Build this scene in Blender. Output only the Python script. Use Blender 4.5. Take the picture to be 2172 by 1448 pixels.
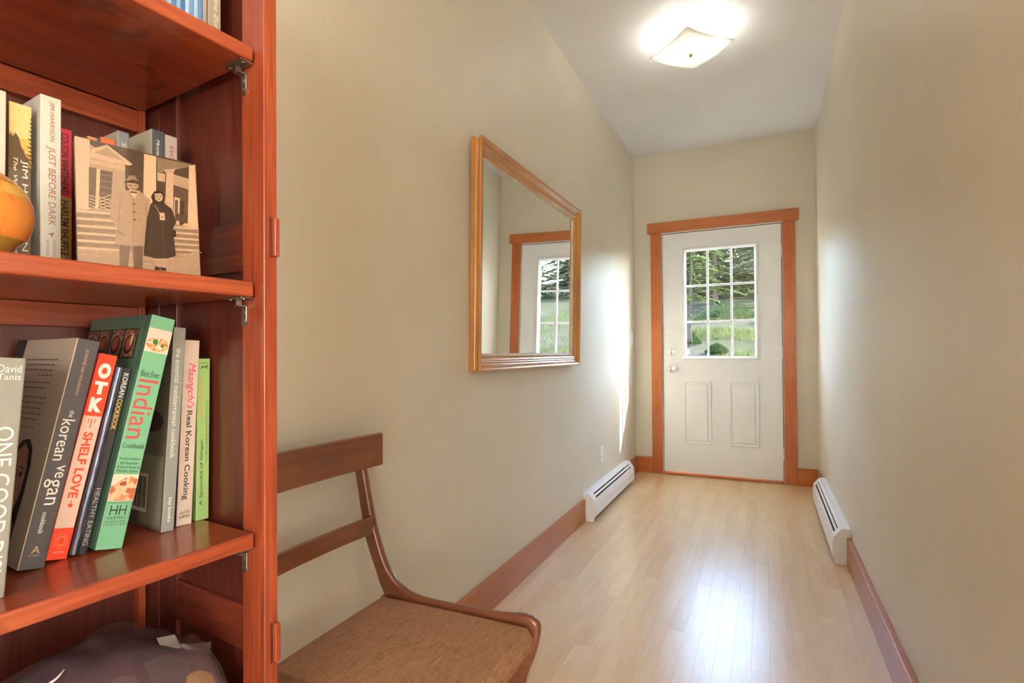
import bpy, bmesh, math, random
from mathutils import Vector, Matrix

# ------------------------------------------------------------------ clear
for o in list(bpy.data.objects):
    bpy.data.objects.remove(o, do_unlink=True)
scene = bpy.context.scene
COL = scene.collection
rnd = random.Random(7)

# ------------------------------------------------------------------ camera
CAM_H = 1.0395
cam_d = bpy.data.cameras.new('camera')
cam_d.sensor_width = 36.0
cam_d.lens = 1119.14 / 2172 * 36
cam_d.shift_y = 14.27 / 2172
cam_d.clip_start = 0.02
cam_d.clip_end = 300
cam = bpy.data.objects.new('camera', cam_d)
COL.objects.link(cam)
yaw, pit, rol = (math.radians(a) for a in (25.4874, 0.5439, -0.3768))
F = Vector((-math.sin(yaw) * math.cos(pit), math.cos(yaw) * math.cos(pit), math.sin(pit)))
R0 = Vector((math.cos(yaw), math.sin(yaw), 0))
U0 = R0.cross(F)
R1 = R0 * math.cos(rol) + U0 * math.sin(rol)
U1 = -R0 * math.sin(rol) + U0 * math.cos(rol)
cam.matrix_world = Matrix(((R1.x, U1.x, -F.x, 0), (R1.y, U1.y, -F.y, 0), (R1.z, U1.z, -F.z, CAM_H), (0, 0, 0, 1)))
scene.camera = cam

# ------------------------------------------------------------------ view
scene.view_settings.view_transform = 'Standard'
scene.view_settings.look = 'None'
scene.view_settings.gamma = 1.0
scene.view_settings.use_curve_mapping = False
scene.view_settings.exposure = 1.80

# ------------------------------------------------------------------ sky and sun
SUN_TRAVEL = Vector((-1.0, -0.645, -0.84)).normalized()
world = bpy.data.worlds.new('sky')
scene.world = world
world.use_nodes = True
wn = world.node_tree.nodes
wl = world.node_tree.links
wn.clear()
wo = wn.new('ShaderNodeOutputWorld')
wb = wn.new('ShaderNodeBackground')
ws = wn.new('ShaderNodeTexSky')
ws.sky_type = 'NISHITA'
ws.sun_disc = False
ws.sun_elevation = math.asin(-SUN_TRAVEL.z)
ws.sun_rotation = math.atan2(-SUN_TRAVEL.x, -SUN_TRAVEL.y)
ws.air_density = 1.0
ws.dust_density = 0.5
wb.inputs['Strength'].default_value = 1.95
wl.new(ws.outputs[0], wb.inputs[0])
wl.new(wb.outputs[0], wo.inputs[0])

sun_d = bpy.data.lights.new('sun', 'SUN')
sun_d.energy = 14.0
sun_d.angle = math.radians(0.53)
sun_d.color = (1.0, 0.95, 0.87)
sun = bpy.data.objects.new('sun', sun_d)
COL.objects.link(sun)
sun.rotation_euler = SUN_TRAVEL.to_track_quat('-Z', 'Y').to_euler()


def area(name, loc, direction, sx, sy, energy, color):
    d = bpy.data.lights.new(name, 'AREA')
    d.shape = 'RECTANGLE'
    d.size, d.size_y = sx, sy
    d.energy = energy
    d.color = color
    o = bpy.data.objects.new(name, d)
    COL.objects.link(o)
    o.location = loc
    o.rotation_euler = Vector(direction).to_track_quat('-Z', 'Z').to_euler()
    return o


# added area lamps standing for daylight in two unseen windows behind the camera
area('window_fill_side', (3.46, -0.7, 1.45), (-1, 0, 0), 1.7, 1.6, 14, (1.0, 0.86, 0.66))
area('window_fill_back', (1.3, -3.46, 1.45), (0, 1, 0), 2.5, 1.6, 30, (1.0, 0.93, 0.83))

# ------------------------------------------------------------------ measures
XL, XR, YE, HC = -1.0198, 0.3741, 4.6592, 2.7524      # hall: left wall, right wall, end wall, ceiling
YROOM = 0.35                                          # where the hall opens into the room
XROOM, YBACK = 3.5, -3.5

# ------------------------------------------------------------------ materials
MATS = {}


def nodes_of(name):
    m = bpy.data.materials.new(name)
    m.use_nodes = True
    nt = m.node_tree
    return m, nt, nt.nodes['Principled BSDF']


def plain(name, col, rough=0.5, metal=0.0, coat=0.0, var=0.06, scale=40.0, bump=0.0, spec=0.5):
    """principled surface whose colour is gently mottled by noise"""
    if name in MATS:
        return MATS[name]
    m, nt, b = nodes_of(name)
    n = nt.nodes.new('ShaderNodeTexNoise')
    n.inputs['Scale'].default_value = scale
    n.inputs['Detail'].default_value = 4
    tc = nt.nodes.new('ShaderNodeTexCoord')
    nt.links.new(tc.outputs['Object'], n.inputs['Vector'])
    r = nt.nodes.new('ShaderNodeValToRGB')
    lo = [max(0, c * (1 - var)) for c in col]
    hi = [min(1, c * (1 + var)) for c in col]
    r.color_ramp.elements[0].position = 0.3
    r.color_ramp.elements[1].position = 0.7
    r.color_ramp.elements[0].color = (*lo, 1)
    r.color_ramp.elements[1].color = (*hi, 1)
    nt.links.new(n.outputs['Fac'], r.inputs['Fac'])
    nt.links.new(r.outputs['Color'], b.inputs['Base Color'])
    b.inputs['Roughness'].default_value = rough
    b.inputs['Metallic'].default_value = metal
    b.inputs['Coat Weight'].default_value = coat
    b.inputs['Coat Roughness'].default_value = 0.12
    b.inputs['Specular IOR Level'].default_value = spec
    if bump:
        bp = nt.nodes.new('ShaderNodeBump')
        bp.inputs['Strength'].default_value = bump
        bp.inputs['Distance'].default_value = 0.002
        nt.links.new(n.outputs['Fac'], bp.inputs['Height'])
        nt.links.new(bp.outputs['Normal'], b.inputs['Normal'])
    MATS[name] = m
    return m


def wood(name, dark, mid, light, grain='x', fine=60.0, rough=0.35, coat=0.3, rand=False, blotch=0.35, stretch=14.0, coat_rough=0.15, stain=0.0):
    """stained wood: streaks along one axis, slow blotches, fine pores"""
    m, nt, b = nodes_of(name)
    L = nt.links
    tc = nt.nodes.new('ShaderNodeTexCoord')
    vec = tc.outputs['Object']
    if rand:
        oi = nt.nodes.new('ShaderNodeObjectInfo')
        mul = nt.nodes.new('ShaderNodeMath'); mul.operation = 'MULTIPLY'; mul.inputs[1].default_value = 37.0
        L.new(oi.outputs['Random'], mul.inputs[0])
        comb = nt.nodes.new('ShaderNodeCombineXYZ')
        for i in range(3):
            L.new(mul.outputs[0], comb.inputs[i])
        add = nt.nodes.new('ShaderNodeVectorMath'); add.operation = 'ADD'
        L.new(vec, add.inputs[0]); L.new(comb.outputs[0], add.inputs[1])
        vec = add.outputs[0]
    mp = nt.nodes.new('ShaderNodeMapping')
    s = [fine, fine, fine]
    s['xyz'.index(grain)] = fine / stretch
    mp.inputs['Scale'].default_value = s
    L.new(vec, mp.inputs['Vector'])
    n1 = nt.nodes.new('ShaderNodeTexNoise')
    n1.inputs['Scale'].default_value = 1.0
    n1.inputs['Detail'].default_value = 6
    n1.inputs['Roughness'].default_value = 0.65
    n1.inputs['Distortion'].default_value = 0.9
    L.new(mp.outputs[0], n1.inputs['Vector'])
    n2 = nt.nodes.new('ShaderNodeTexNoise')
    n2.inputs['Scale'].default_value = 6.0
    n2.inputs['Detail'].default_value = 3
    mp2 = nt.nodes.new('ShaderNodeMapping')
    s2 = [1.6, 1.6, 1.6]
    s2['xyz'.index(grain)] = 0.4
    mp2.inputs['Scale'].default_value = s2
    L.new(vec, mp2.inputs['Vector'])
    L.new(mp2.outputs[0], n2.inputs['Vector'])
    mx = nt.nodes.new('ShaderNodeMix')
    mx.data_type = 'FLOAT'
    mx.inputs[0].default_value = blotch
    L.new(n1.outputs['Fac'], mx.inputs[2])
    L.new(n2.outputs['Fac'], mx.inputs[3])
    fac = mx.outputs[0]
    if rand:
        mr = nt.nodes.new('ShaderNodeMath'); mr.operation = 'MULTIPLY_ADD'
        mr.inputs[1].default_value = 0.17
        mr.inputs[2].default_value = -0.085
        L.new(oi.outputs['Random'], mr.inputs[0])
        ad = nt.nodes.new('ShaderNodeMath'); ad.operation = 'ADD'
        L.new(fac, ad.inputs[0]); L.new(mr.outputs[0], ad.inputs[1])
        fac = ad.outputs[0]
    r = nt.nodes.new('ShaderNodeValToRGB')
    e = r.color_ramp.elements
    e[0].position = 0.28; e[0].color = (*dark, 1)
    e[1].position = 0.72; e[1].color = (*light, 1)
    k = e.new(0.5); k.color = (*mid, 1)
    L.new(fac, r.inputs['Fac'])
    colour = r.outputs['Color']
    if stain:
        n3 = nt.nodes.new('ShaderNodeTexNoise')
        n3.inputs['Scale'].default_value = 9.0
        n3.inputs['Detail'].default_value = 2.5
        n3.inputs['Distortion'].default_value = 1.2
        mp3 = nt.nodes.new('ShaderNodeMapping')
        mp3.inputs['Scale'].default_value = (0.7, 1.3, 1.0)
        L.new(vec, mp3.inputs['Vector']); L.new(mp3.outputs[0], n3.inputs['Vector'])
        r3 = nt.nodes.new('ShaderNodeValToRGB')
        r3.color_ramp.elements[0].position = 0.60
        r3.color_ramp.elements[1].position = 0.64
        L.new(n3.outputs['Fac'], r3.inputs['Fac'])
        fm = nt.nodes.new('ShaderNodeMath'); fm.operation = 'MULTIPLY'; fm.inputs[1].default_value = stain
        L.new(r3.outputs['Color'], fm.inputs[0])
        mm = nt.nodes.new('ShaderNodeMix'); mm.data_type = 'RGBA'
        L.new(fm.outputs[0], mm.inputs[0]); L.new(colour, mm.inputs[6])
        mm.inputs[7].default_value = (*[c * 0.8 for c in dark], 1)
        colour = mm.outputs[2]
    L.new(colour, b.inputs['Base Color'])
    b.inputs['Roughness'].default_value = rough
    b.inputs['Coat Weight'].default_value = coat
    b.inputs['Coat Roughness'].default_value = coat_rough
    bp = nt.nodes.new('ShaderNodeBump')
    bp.inputs['Strength'].default_value = 0.08
    bp.inputs['Distance'].default_value = 0.001
    L.new(n1.outputs['Fac'], bp.inputs['Height'])
    L.new(bp.outputs['Normal'], b.inputs['Normal'])
    MATS[name] = m
    return m


def paint(name, col, rough=0.5, relief=0.35):
    """rolled and brushed wall paint: faint vertical brush relief"""
    m, nt, b = nodes_of(name)
    L = nt.links
    tc = nt.nodes.new('ShaderNodeTexCoord')
    mp = nt.nodes.new('ShaderNodeMapping')
    mp.inputs['Scale'].default_value = (55, 55, 7)
    L.new(tc.outputs['Object'], mp.inputs['Vector'])
    n = nt.nodes.new('ShaderNodeTexNoise')
    n.inputs['Scale'].default_value = 1.0
    n.inputs['Detail'].default_value = 7
    n.inputs['Roughness'].default_value = 0.7
    n.inputs['Distortion'].default_value = 0.5
    L.new(mp.outputs[0], n.inputs['Vector'])
    n2 = nt.nodes.new('ShaderNodeTexNoise')
    n2.inputs['Scale'].default_value = 2.2
    L.new(tc.outputs['Object'], n2.inputs['Vector'])
    r = nt.nodes.new('ShaderNodeValToRGB')
    r.color_ramp.elements[0].position = 0.35
    r.color_ramp.elements[1].position = 0.65
    r.color_ramp.elements[0].color = (*[c * 0.97 for c in col], 1)
    r.color_ramp.elements[1].color = (*[c * 1.02 for c in col], 1)
    L.new(n2.outputs['Fac'], r.inputs['Fac'])
    L.new(r.outputs['Color'], b.inputs['Base Color'])
    b.inputs['Roughness'].default_value = rough
    mask = nt.nodes.new('ShaderNodeMath'); mask.operation = 'MULTIPLY'
    r2 = nt.nodes.new('ShaderNodeValToRGB')
    r2.color_ramp.elements[0].position = 0.45
    r2.color_ramp.elements[1].position = 0.75
    L.new(n2.outputs['Fac'], r2.inputs['Fac'])
    L.new(n.outputs['Fac'], mask.inputs[0])
    L.new(r2.outputs['Color'], mask.inputs[1])
    bp = nt.nodes.new('ShaderNodeBump')
    bp.inputs['Strength'].default_value = relief
    bp.inputs['Distance'].default_value = 0.004
    L.new(n.outputs['Fac'], bp.inputs['Height'])
    L.new(bp.outputs['Normal'], b.inputs['Normal'])
    MATS[name] = m
    return m


def print_mat():
    """flat printing ink: colour stored per printed shape"""
    m, nt, b = nodes_of('printed_ink')
    a = nt.nodes.new('ShaderNodeVertexColor')
    a.layer_name = 'Col'
    n = nt.nodes.new('ShaderNodeTexNoise'); n.inputs['Scale'].default_value = 320
    n.inputs['Detail'].default_value = 3
    tc = nt.nodes.new('ShaderNodeTexCoord')
    nt.links.new(tc.outputs['Object'], n.inputs['Vector'])
    mr = nt.nodes.new('ShaderNodeMapRange')
    mr.inputs['To Min'].default_value = 0.72; mr.inputs['To Max'].default_value = 1.28
    nt.links.new(n.outputs['Fac'], mr.inputs['Value'])
    vm = nt.nodes.new('ShaderNodeVectorMath'); vm.operation = 'SCALE'
    nt.links.new(a.outputs['Color'], vm.inputs[0]); nt.links.new(mr.outputs[0], vm.inputs['Scale'])
    nt.links.new(vm.outputs[0], b.inputs['Base Color'])
    b.inputs['Specular IOR Level'].default_value = 0.1
    b.inputs['Roughness'].default_value = 0.5
    return m


def food_mat(name, c1, c2, c3, scale=260):
    m, nt, b = nodes_of(name)
    v = nt.nodes.new('ShaderNodeTexVoronoi'); v.inputs['Scale'].default_value = scale
    tc = nt.nodes.new('ShaderNodeTexCoord')
    nz = nt.nodes.new('ShaderNodeTexNoise'); nz.inputs['Scale'].default_value = scale * 1.2; nz.inputs['Detail'].default_value = 4
    nt.links.new(tc.outputs['Object'], nz.inputs['Vector'])
    ad = nt.nodes.new('ShaderNodeVectorMath'); ad.operation = 'MULTIPLY_ADD'
    ad.inputs[1].default_value = (1.6 / scale,) * 3
    nt.links.new(nz.outputs['Color'], ad.inputs[0]); nt.links.new(tc.outputs['Object'], ad.inputs[2])
    nt.links.new(ad.outputs[0], v.inputs['Vector'])
    r = nt.nodes.new('ShaderNodeValToRGB')
    e = r.color_ramp.elements
    e[0].position = 0.15; e[0].color = (*c1, 1)
    e[1].position = 0.85; e[1].color = (*c3, 1)
    k = e.new(0.5); k.color = (*c2, 1)
    sp = nt.nodes.new('ShaderNodeSeparateColor')
    nt.links.new(v.outputs['Color'], sp.inputs[0])
    nt.links.new(sp.outputs[0], r.inputs['Fac'])
    nt.links.new(r.outputs['Color'], b.inputs['Base Color'])
    b.inputs['Roughness'].default_value = 0.35
    MATS[name] = m
    return m


WALL = paint('beige_wall_paint', (0.70, 0.635, 0.52), 0.45, 0.3)
CEIL = paint('ceiling_paint', (0.86, 0.86, 0.86), 0.6, 0.1)
WHITE = plain('white_enamel', (0.84, 0.84, 0.85), 0.3, var=0.015, scale=6)
DOORW = plain('door_paint', (0.84, 0.85, 0.86), 0.38, var=0.02, scale=5)
VINYL = plain('white_vinyl', (0.85, 0.85, 0.86), 0.3, var=0.01)
TRIM_X = wood('fir_trim_across', (0.34, 0.090, 0.016), (0.52, 0.148, 0.026), (0.62, 0.205, 0.042), 'x', 60, 0.4, 0.15)
TRIM_Y = wood('fir_trim_along', (0.32, 0.095, 0.022), (0.45, 0.148, 0.036), (0.54, 0.20, 0.052), 'y', 50, 0.4, 0.15)
TRIM_Z = wood('fir_trim_upright', (0.34, 0.080, 0.014), (0.52, 0.132, 0.023), (0.62, 0.185, 0.037), 'z', 60, 0.4, 0.15)
FLOORW = wood('maple_floorboard', (0.65, 0.42, 0.205), (0.735, 0.51, 0.28), (0.80, 0.60, 0.37), 'y', 42, 0.32, 0.35, rand=True, blotch=0.45, stretch=11, coat_rough=0.28)
CH_X = wood('cherry_shelf', (0.09, 0.017, 0.009), (0.28, 0.050, 0.019), (0.45, 0.105, 0.037), 'x', 110, 0.3, 0.5, blotch=0.45, stretch=20, stain=0.55)
CH_Y = wood('cherry_rail_shaded', (0.045, 0.009, 0.006), (0.15, 0.027, 0.014), (0.26, 0.055, 0.025), 'y', 130, 0.34, 0.4, blotch=0.35, stretch=22)  # darker cherry, the shade inside the case put into its colour
CH_Z = wood('cherry_post', (0.10, 0.018, 0.009), (0.29, 0.052, 0.019), (0.44, 0.10, 0.035), 'z', 140, 0.32, 0.4, blotch=0.35, stretch=30)
CH_P = wood('cherry_panel_shaded', (0.040, 0.008, 0.006), (0.095, 0.018, 0.011), (0.16, 0.036, 0.02), 'z', 90, 0.4, 0.3, blotch=0.4, stretch=20)  # same cherry darkened again, interior shade carried by the colour
WALNUT = wood('walnut_chair', (0.11, 0.036, 0.017), (0.20, 0.068, 0.030), (0.27, 0.10, 0.045), 'y', 45, 0.3, 0.5)
WALNUT_X = wood('walnut_chair_side', (0.10, 0.030, 0.015), (0.18, 0.055, 0.026), (0.25, 0.085, 0.04), 'x', 45, 0.28, 0.5)
GILT = wood('honey_mirror_frame', (0.34, 0.12, 0.028), (0.52, 0.225, 0.05), (0.64, 0.34, 0.11), 'y', 18, 0.25, 0.6, stretch=6, blotch=0.5)
GILT_Z = wood('honey_mirror_stile', (0.34, 0.12, 0.028), (0.52, 0.225, 0.05), (0.64, 0.34, 0.11), 'z', 18, 0.25, 0.6, stretch=6, blotch=0.5)
STEEL = plain('bracket_steel', (0.30, 0.28, 0.25), 0.35, 0.9, var=0.1)
CHROME = plain('satin_nickel', (0.72, 0.72, 0.74), 0.22, 0.95, var=0.02)
BRASS = plain('brass', (0.55, 0.42, 0.22), 0.3, 0.9, var=0.05)
DARK = plain('dark_gap', (0.02, 0.018, 0.016), 0.8)
PAGES = plain('book_pages', (0.62, 0.54, 0.42), 0.8, var=0.12, scale=600)
PRINT = print_mat()

# ------------------------------------------------------------------ mesh helpers


def link(o, parent=None):
    COL.objects.link(o)
    if parent is not None:
        o.parent = parent
    return o


def from_bm(name, bm, mat, parent=None, smooth=False):
    bmesh.ops.recalc_face_normals(bm, faces=bm.faces[:])
    me = bpy.data.meshes.new(name)
    bm.to_mesh(me)
    bm.free()
    if smooth:
        for p in me.polygons:
            p.use_smooth = True
        me.set_sharp_from_angle(angle=math.radians(38))
    me.materials.append(mat)
    return link(bpy.data.objects.new(name, me), parent)


def add_box(bm, x0, x1, y0, y1, z0, z1, bev=0.0, seg=2):
    vs = [bm.verts.new((x, y, z)) for x in (x0, x1) for y in (y0, y1) for z in (z0, z1)]
    q = [(0, 1, 3, 2), (4, 6, 7, 5), (0, 4, 5, 1), (2, 3, 7, 6), (0, 2, 6, 4), (1, 5, 7, 3)]
    fs = [bm.faces.new([vs[i] for i in f]) for f in q]
    if bev:
        es = list({e for f in fs for e in f.edges})
        bmesh.ops.bevel(bm, geom=es, offset=bev, segments=seg, affect='EDGES', profile=0.5)


def box(name, x0, x1, y0, y1, z0, z1, mat, parent=None, bev=0.0, seg=2):
    bm = bmesh.new()
    add_box(bm, x0, x1, y0, y1, z0, z1, bev, seg)
    return from_bm(name, bm, mat, parent)


def boxes(name, lst, mat, parent=None, bev=0.0):
    bm = bmesh.new()
    for b in lst:
        add_box(bm, *b, bev)
    return from_bm(name, bm, mat, parent)


def add_cyl(bm, c, axis, r, h, n=20, r2=None):
    """cylinder or cone from point c along axis"""
    a = Vector(axis).normalized()
    u = a.orthogonal().normalized()
    w = a.cross(u)
    r2 = r if r2 is None else r2
    c = Vector(c)
    A, B = [], []
    for i in range(n):
        t = 2 * math.pi * i / n
        d = u * math.cos(t) + w * math.sin(t)
        A.append(bm.verts.new(c + d * r))
        B.append(bm.verts.new(c + a * h + d * r2))
    for i in range(n):
        j = (i + 1) % n
        bm.faces.new((A[i], A[j], B[j], B[i]))
    bm.faces.new(A[::-1]); bm.faces.new(B)


def lathe(name, prof, mat, parent=None, axis='z', n=32, at=(0, 0, 0), smooth=True):
    """prof: (radius, distance along axis)"""
    bm = bmesh.new()
    rings = []
    at = Vector(at)
    for r, h in prof:
        ring = []
        for i in range(n):
            t = 2 * math.pi * i / n
            c, s = math.cos(t) * r, math.sin(t) * r
            v = {'z': (c, s, h), 'y': (c, h, s), 'x': (h, c, s)}[axis]
            ring.append(bm.verts.new(at + Vector(v)))
        rings.append(ring)
    for a, b in zip(rings, rings[1:]):
        for i in range(n):
            j = (i + 1) % n
            bm.faces.new((a[i], a[j], b[j], b[i]))
    bm.faces.new(rings[0][::-1]); bm.faces.new(rings[-1])
    return from_bm(name, bm, mat, parent, smooth)


def prism(name, pts, a0, a1, axis, mat, parent=None, bev=0.0, smooth=False):
    """polygon extruded along an axis; pts are the other two coordinates in order"""
    bm = bmesh.new()
    def mk(p, a):
        return {'x': (a, p[0], p[1]), 'y': (p[0], a, p[1]), 'z': (p[0], p[1], a)}[axis]
    A = [bm.verts.new(mk(p, a0)) for p in pts]
    B = [bm.verts.new(mk(p, a1)) for p in pts]
    n = len(pts)
    for i in range(n):
        j = (i + 1) % n
        bm.faces.new((A[i], A[j], B[j], B[i]))
    bm.faces.new(A[::-1]); bm.faces.new(B)
    if bev:
        bmesh.ops.bevel(bm, geom=bm.edges[:], offset=bev, segments=1, affect='EDGES')
    return from_bm(name, bm, mat, parent, smooth)


def frame_side(name, prof, u0, u1, v0, v1, side, place, mat, parent, smooth=False):
    """one mitred side of a rectangular moulding. prof: (inward, outward) closed outline. place(u, v, w)->xyz"""
    bm = bmesh.new()
    A, B = [], []
    for d, w in prof:
        if side == 'bottom':
            p, q = (u0 + d, v0 + d), (u1 - d, v0 + d)
        elif side == 'top':
            p, q = (u0 + d, v1 - d), (u1 - d, v1 - d)
        elif side == 'left':
            p, q = (u0 + d, v0 + d), (u0 + d, v1 - d)
        else:
            p, q = (u1 - d, v0 + d), (u1 - d, v1 - d)
        A.append(bm.verts.new(place(*p, w)))
        B.append(bm.verts.new(place(*q, w)))
    n = len(prof)
    for i in range(n):
        j = (i + 1) % n
        bm.faces.new((A[i], A[j], B[j], B[i]))
    bm.faces.new(A[::-1]); bm.faces.new(B)
    return from_bm(name, bm, mat, parent, smooth)


def sweep(bm, path, half_w, half_h, up, n=10, close=True):
    """rounded section swept along a path; half_w along 'side', half_h along path normal. radii may be lists"""
    rings = []
    m = len(path)
    for i, p in enumerate(path):
        p = Vector(p)
        t = (Vector(path[min(i + 1, m - 1)]) - Vector(path[max(i - 1, 0)])).normalized()
        s = Vector(up)
        s = (s - t * s.dot(t)).normalized()
        w = t.cross(s)
        hw = half_w[i] if isinstance(half_w, (list, tuple)) else half_w
        hh = half_h[i] if isinstance(half_h, (list, tuple)) else half_h
        ring = []
        for k in range(n):
            a = 2 * math.pi * k / n
            ca, sa = math.cos(a), math.sin(a)
            e = 0.45
            ca = math.copysign(abs(ca) ** e, ca); sa = math.copysign(abs(sa) ** e, sa)
            ring.append(bm.verts.new(p + s * hw * ca + w * hh * sa))
        rings.append(ring)
    for a, b in zip(rings, rings[1:]):
        for k in range(n):
            j = (k + 1) % n
            bm.faces.new((a[k], a[j], b[j], b[k]))
    bm.faces.new(rings[0][::-1]); bm.faces.new(rings[-1])


def spline(pts, n=8):
    """Catmull-Rom through points"""
    pts = [Vector(p) for p in pts]
    out = []
    P = [pts[0] * 2 - pts[1]] + pts + [pts[-1] * 2 - pts[-2]]
    for i in range(1, len(P) - 2):
        for k in range(n):
            t = k / n
            a, b, c, d = P[i - 1], P[i], P[i + 1], P[i + 2]
            out.append(0.5 * ((2 * b) + (c - a) * t + (2 * a - 5 * b + 4 * c - d) * t * t + (3 * b - a - 3 * c + d) * t ** 3))
    out.append(pts[-1])
    return out


def empty(name, loc=(0, 0, 0), rot=(0, 0, 0)):
    o = bpy.data.objects.new(name, None)
    o.empty_display_size = 0.05
    COL.objects.link(o)
    o.location = loc
    o.rotation_euler = rot
    return o


def tag(o, label, cat, group=None, kind=None):
    o['label'] = label
    o['category'] = cat
    if group:
        o['group'] = group
    if kind:
        o['kind'] = kind
    return o


def struct(o, label=None):
    o['kind'] = 'structure'
    if label:
        o['label'] = label
    return o


def copy_tree(root, loc, rot=None, scale=None):
    r = root.copy()
    COL.objects.link(r)
    r.location = loc
    if rot is not None:
        r.rotation_euler = rot
    if scale is not None:
        r.scale = scale
    for ch in list(root.children):
        c = ch.copy(); COL.objects.link(c); c.parent = r
        for g in list(ch.children):
            d = g.copy(); COL.objects.link(d); d.parent = c
    return r


def text_data(s, shear=0.0, bold=0.0, space=1.0):
    cu = bpy.data.curves.new('lettering', 'FONT')
    cu.body = s
    cu.align_x = 'LEFT'
    cu.shear = shear
    cu.offset = bold
    cu.space_character = space
    cu.resolution_u = 3
    o = bpy.data.objects.new('lettering', cu)
    COL.objects.link(o)
    dg = bpy.context.evaluated_depsgraph_get()
    me = bpy.data.meshes.new_from_object(o.evaluated_get(dg))
    bpy.data.objects.remove(o, do_unlink=True)
    vs = [v.co.copy() for v in me.vertices]
    fs = [tuple(p.vertices) for p in me.polygons]
    bpy.data.meshes.remove(me)
    x0 = min(v.x for v in vs); x1 = max(v.x for v in vs)
    y0 = min(v.y for v in vs); y1 = max(v.y for v in vs)
    return [((v.x - x0) / max(x1 - x0, 1e-6), (v.y - y0) / max(y1 - y0, 1e-6)) for v in vs], fs


def lettering(name, s, place, mat, parent, **kw):
    """place(u, v)->xyz maps the unit box of the word"""
    uv, fs = text_data(s, **kw)
    me = bpy.data.meshes.new(name)
    me.from_pydata([place(u, v) for u, v in uv], [], fs)
    me.materials.append(mat)
    return link(bpy.data.objects.new(name, me), parent)


def print_mesh(name, polys, place, parent, step=0.00004, base=0.0003, mat=None):
    """polys: list of (colour, [(u, v), ...]) drawn in order, each a hair above the last. place(u, v, lift)"""
    vs, fs, cols = [], [], []
    for k, (c, pts) in enumerate(polys):
        i0 = len(vs)
        for u, v in pts:
            vs.append(place(u, v, base + k * step))
        fs.append(tuple(range(i0, i0 + len(pts))))
        cols.append(c)
    me = bpy.data.meshes.new(name)
    me.from_pydata(vs, [], fs)
    ca = me.color_attributes.new('Col', 'FLOAT_COLOR', 'CORNER')
    for p in me.polygons:
        for li in p.loop_indices:
            ca.data[li].color = (*cols[p.index], 1)
    me.materials.append(mat or PRINT)
    return link(bpy.data.objects.new(name, me), parent)

# ================================================================== SETTING
YEO = YE + 0.15
# --- floor: slab with a board for each strip
floor = struct(box('floor', XL - 0.12, XROOM + 0.12, YBACK - 0.12, YEO, -0.06, -0.0125, FLOORW))
PW = 0.0572
plank_cache = {}


def plank_mesh(length, width=PW):
    key = (round(length, 3), round(width, 4))
    if key not in plank_cache:
        bm = bmesh.new()
        add_box(bm, 0.00005, width - 0.00005, 0.00005, length - 0.00005, -0.012, 0.0)
        es = [e for e in bm.edges if all(v.co.z > -0.001 for v in e.verts)]
        bmesh.ops.bevel(bm, geom=es, offset=0.0003, segments=1, affect='EDGES')
        bmesh.ops.recalc_face_normals(bm, faces=bm.faces[:])
        me = bpy.data.meshes.new('floorboard')
        bm.to_mesh(me); bm.free()
        me.materials.append(FLOORW)
        plank_cache[key] = me
    return plank_cache[key]


nrow = 25
for i in range(nrow):
    x0 = XL + i * PW
    w = min(PW, XR - x0)
    if w < 0.01:
        break
    y = -0.4 - rnd.uniform(0, 0.5)
    y = max(y, -0.9)
    while y < YE - 0.03:
        ln = rnd.choice((0.30, 0.42, 0.55, 0.68, 0.82, 0.95, 1.15))
        if y + ln > YE - 0.02 or YE - 0.02 - (y + ln) < 0.15:
            ln = round(YE - 0.02 - y, 3)
        o = bpy.data.objects.new('floorboard', plank_mesh(ln, w))
        link(o, floor)
        o.location = (x0, y, 0)
        y += ln
# boards of the room behind, out of the photograph
rest = bmesh.new()
add_box(rest, XR, XROOM, YBACK, YROOM, -0.012, 0)
add_box(rest, XL, XR, YBACK, -0.9, -0.012, 0)
o = from_bm('floorboards', rest, FLOORW, floor)
o['kind'] = 'stuff'

# --- walls and ceiling
struct(box('wall_left', XL - 0.12, XL, YBACK - 0.12, YEO, -0.06, HC, WALL))
struct(box('wall_right', XR, XR + 0.12, YROOM, YEO, -0.06, HC, WALL))
OX0, OX1, OZ = -0.803, 0.157, 2.075
struct(boxes('wall_end', [(XL, OX0, YE, YEO, -0.06, HC), (OX1, XR, YE, YEO, -0.06, HC), (OX0, OX1, YE, YEO, OZ, HC)], WALL))
struct(box('ceiling', XL - 0.12, XROOM + 0.12, YBACK - 0.12, YEO, HC, HC + 0.1, CEIL))
# room behind the camera, with unseen windows added to light the hall
struct(box('wall_room_front', XR + 0.12, XROOM + 0.12, YROOM, YROOM + 0.12, -0.06, HC, WALL))
struct(boxes('wall_back', [(XL, 0.0, YBACK - 0.12, YBACK, -0.06, HC), (2.6, XROOM, YBACK - 0.12, YBACK, -0.06, HC),
                           (0.0, 2.6, YBACK - 0.12, YBACK, -0.06, 0.6), (0.0, 2.6, YBACK - 0.12, YBACK, 2.3, HC)], WALL))
struct(boxes('wall_room_side', [(XROOM, XROOM + 0.12, YBACK - 0.12, -1.6, -0.06, HC), (XROOM, XROOM + 0.12, 0.2, YROOM, -0.06, HC),
                                (XROOM, XROOM + 0.12, -1.6, 0.2, -0.06, 0.6), (XROOM, XROOM + 0.12, -1.6, 0.2, 2.3, HC)], WALL))
w1 = struct(boxes('added_window_1', [(0.0, 0.06, YBACK - 0.1, YBACK - 0.02, 0.6, 2.3), (2.54, 2.6, YBACK - 0.1, YBACK - 0.02, 0.6, 2.3),
                               (0.06, 2.54, YBACK - 0.1, YBACK - 0.02, 0.6, 0.66), (0.06, 2.54, YBACK - 0.1, YBACK - 0.02, 2.24, 2.3)], VINYL))
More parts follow.
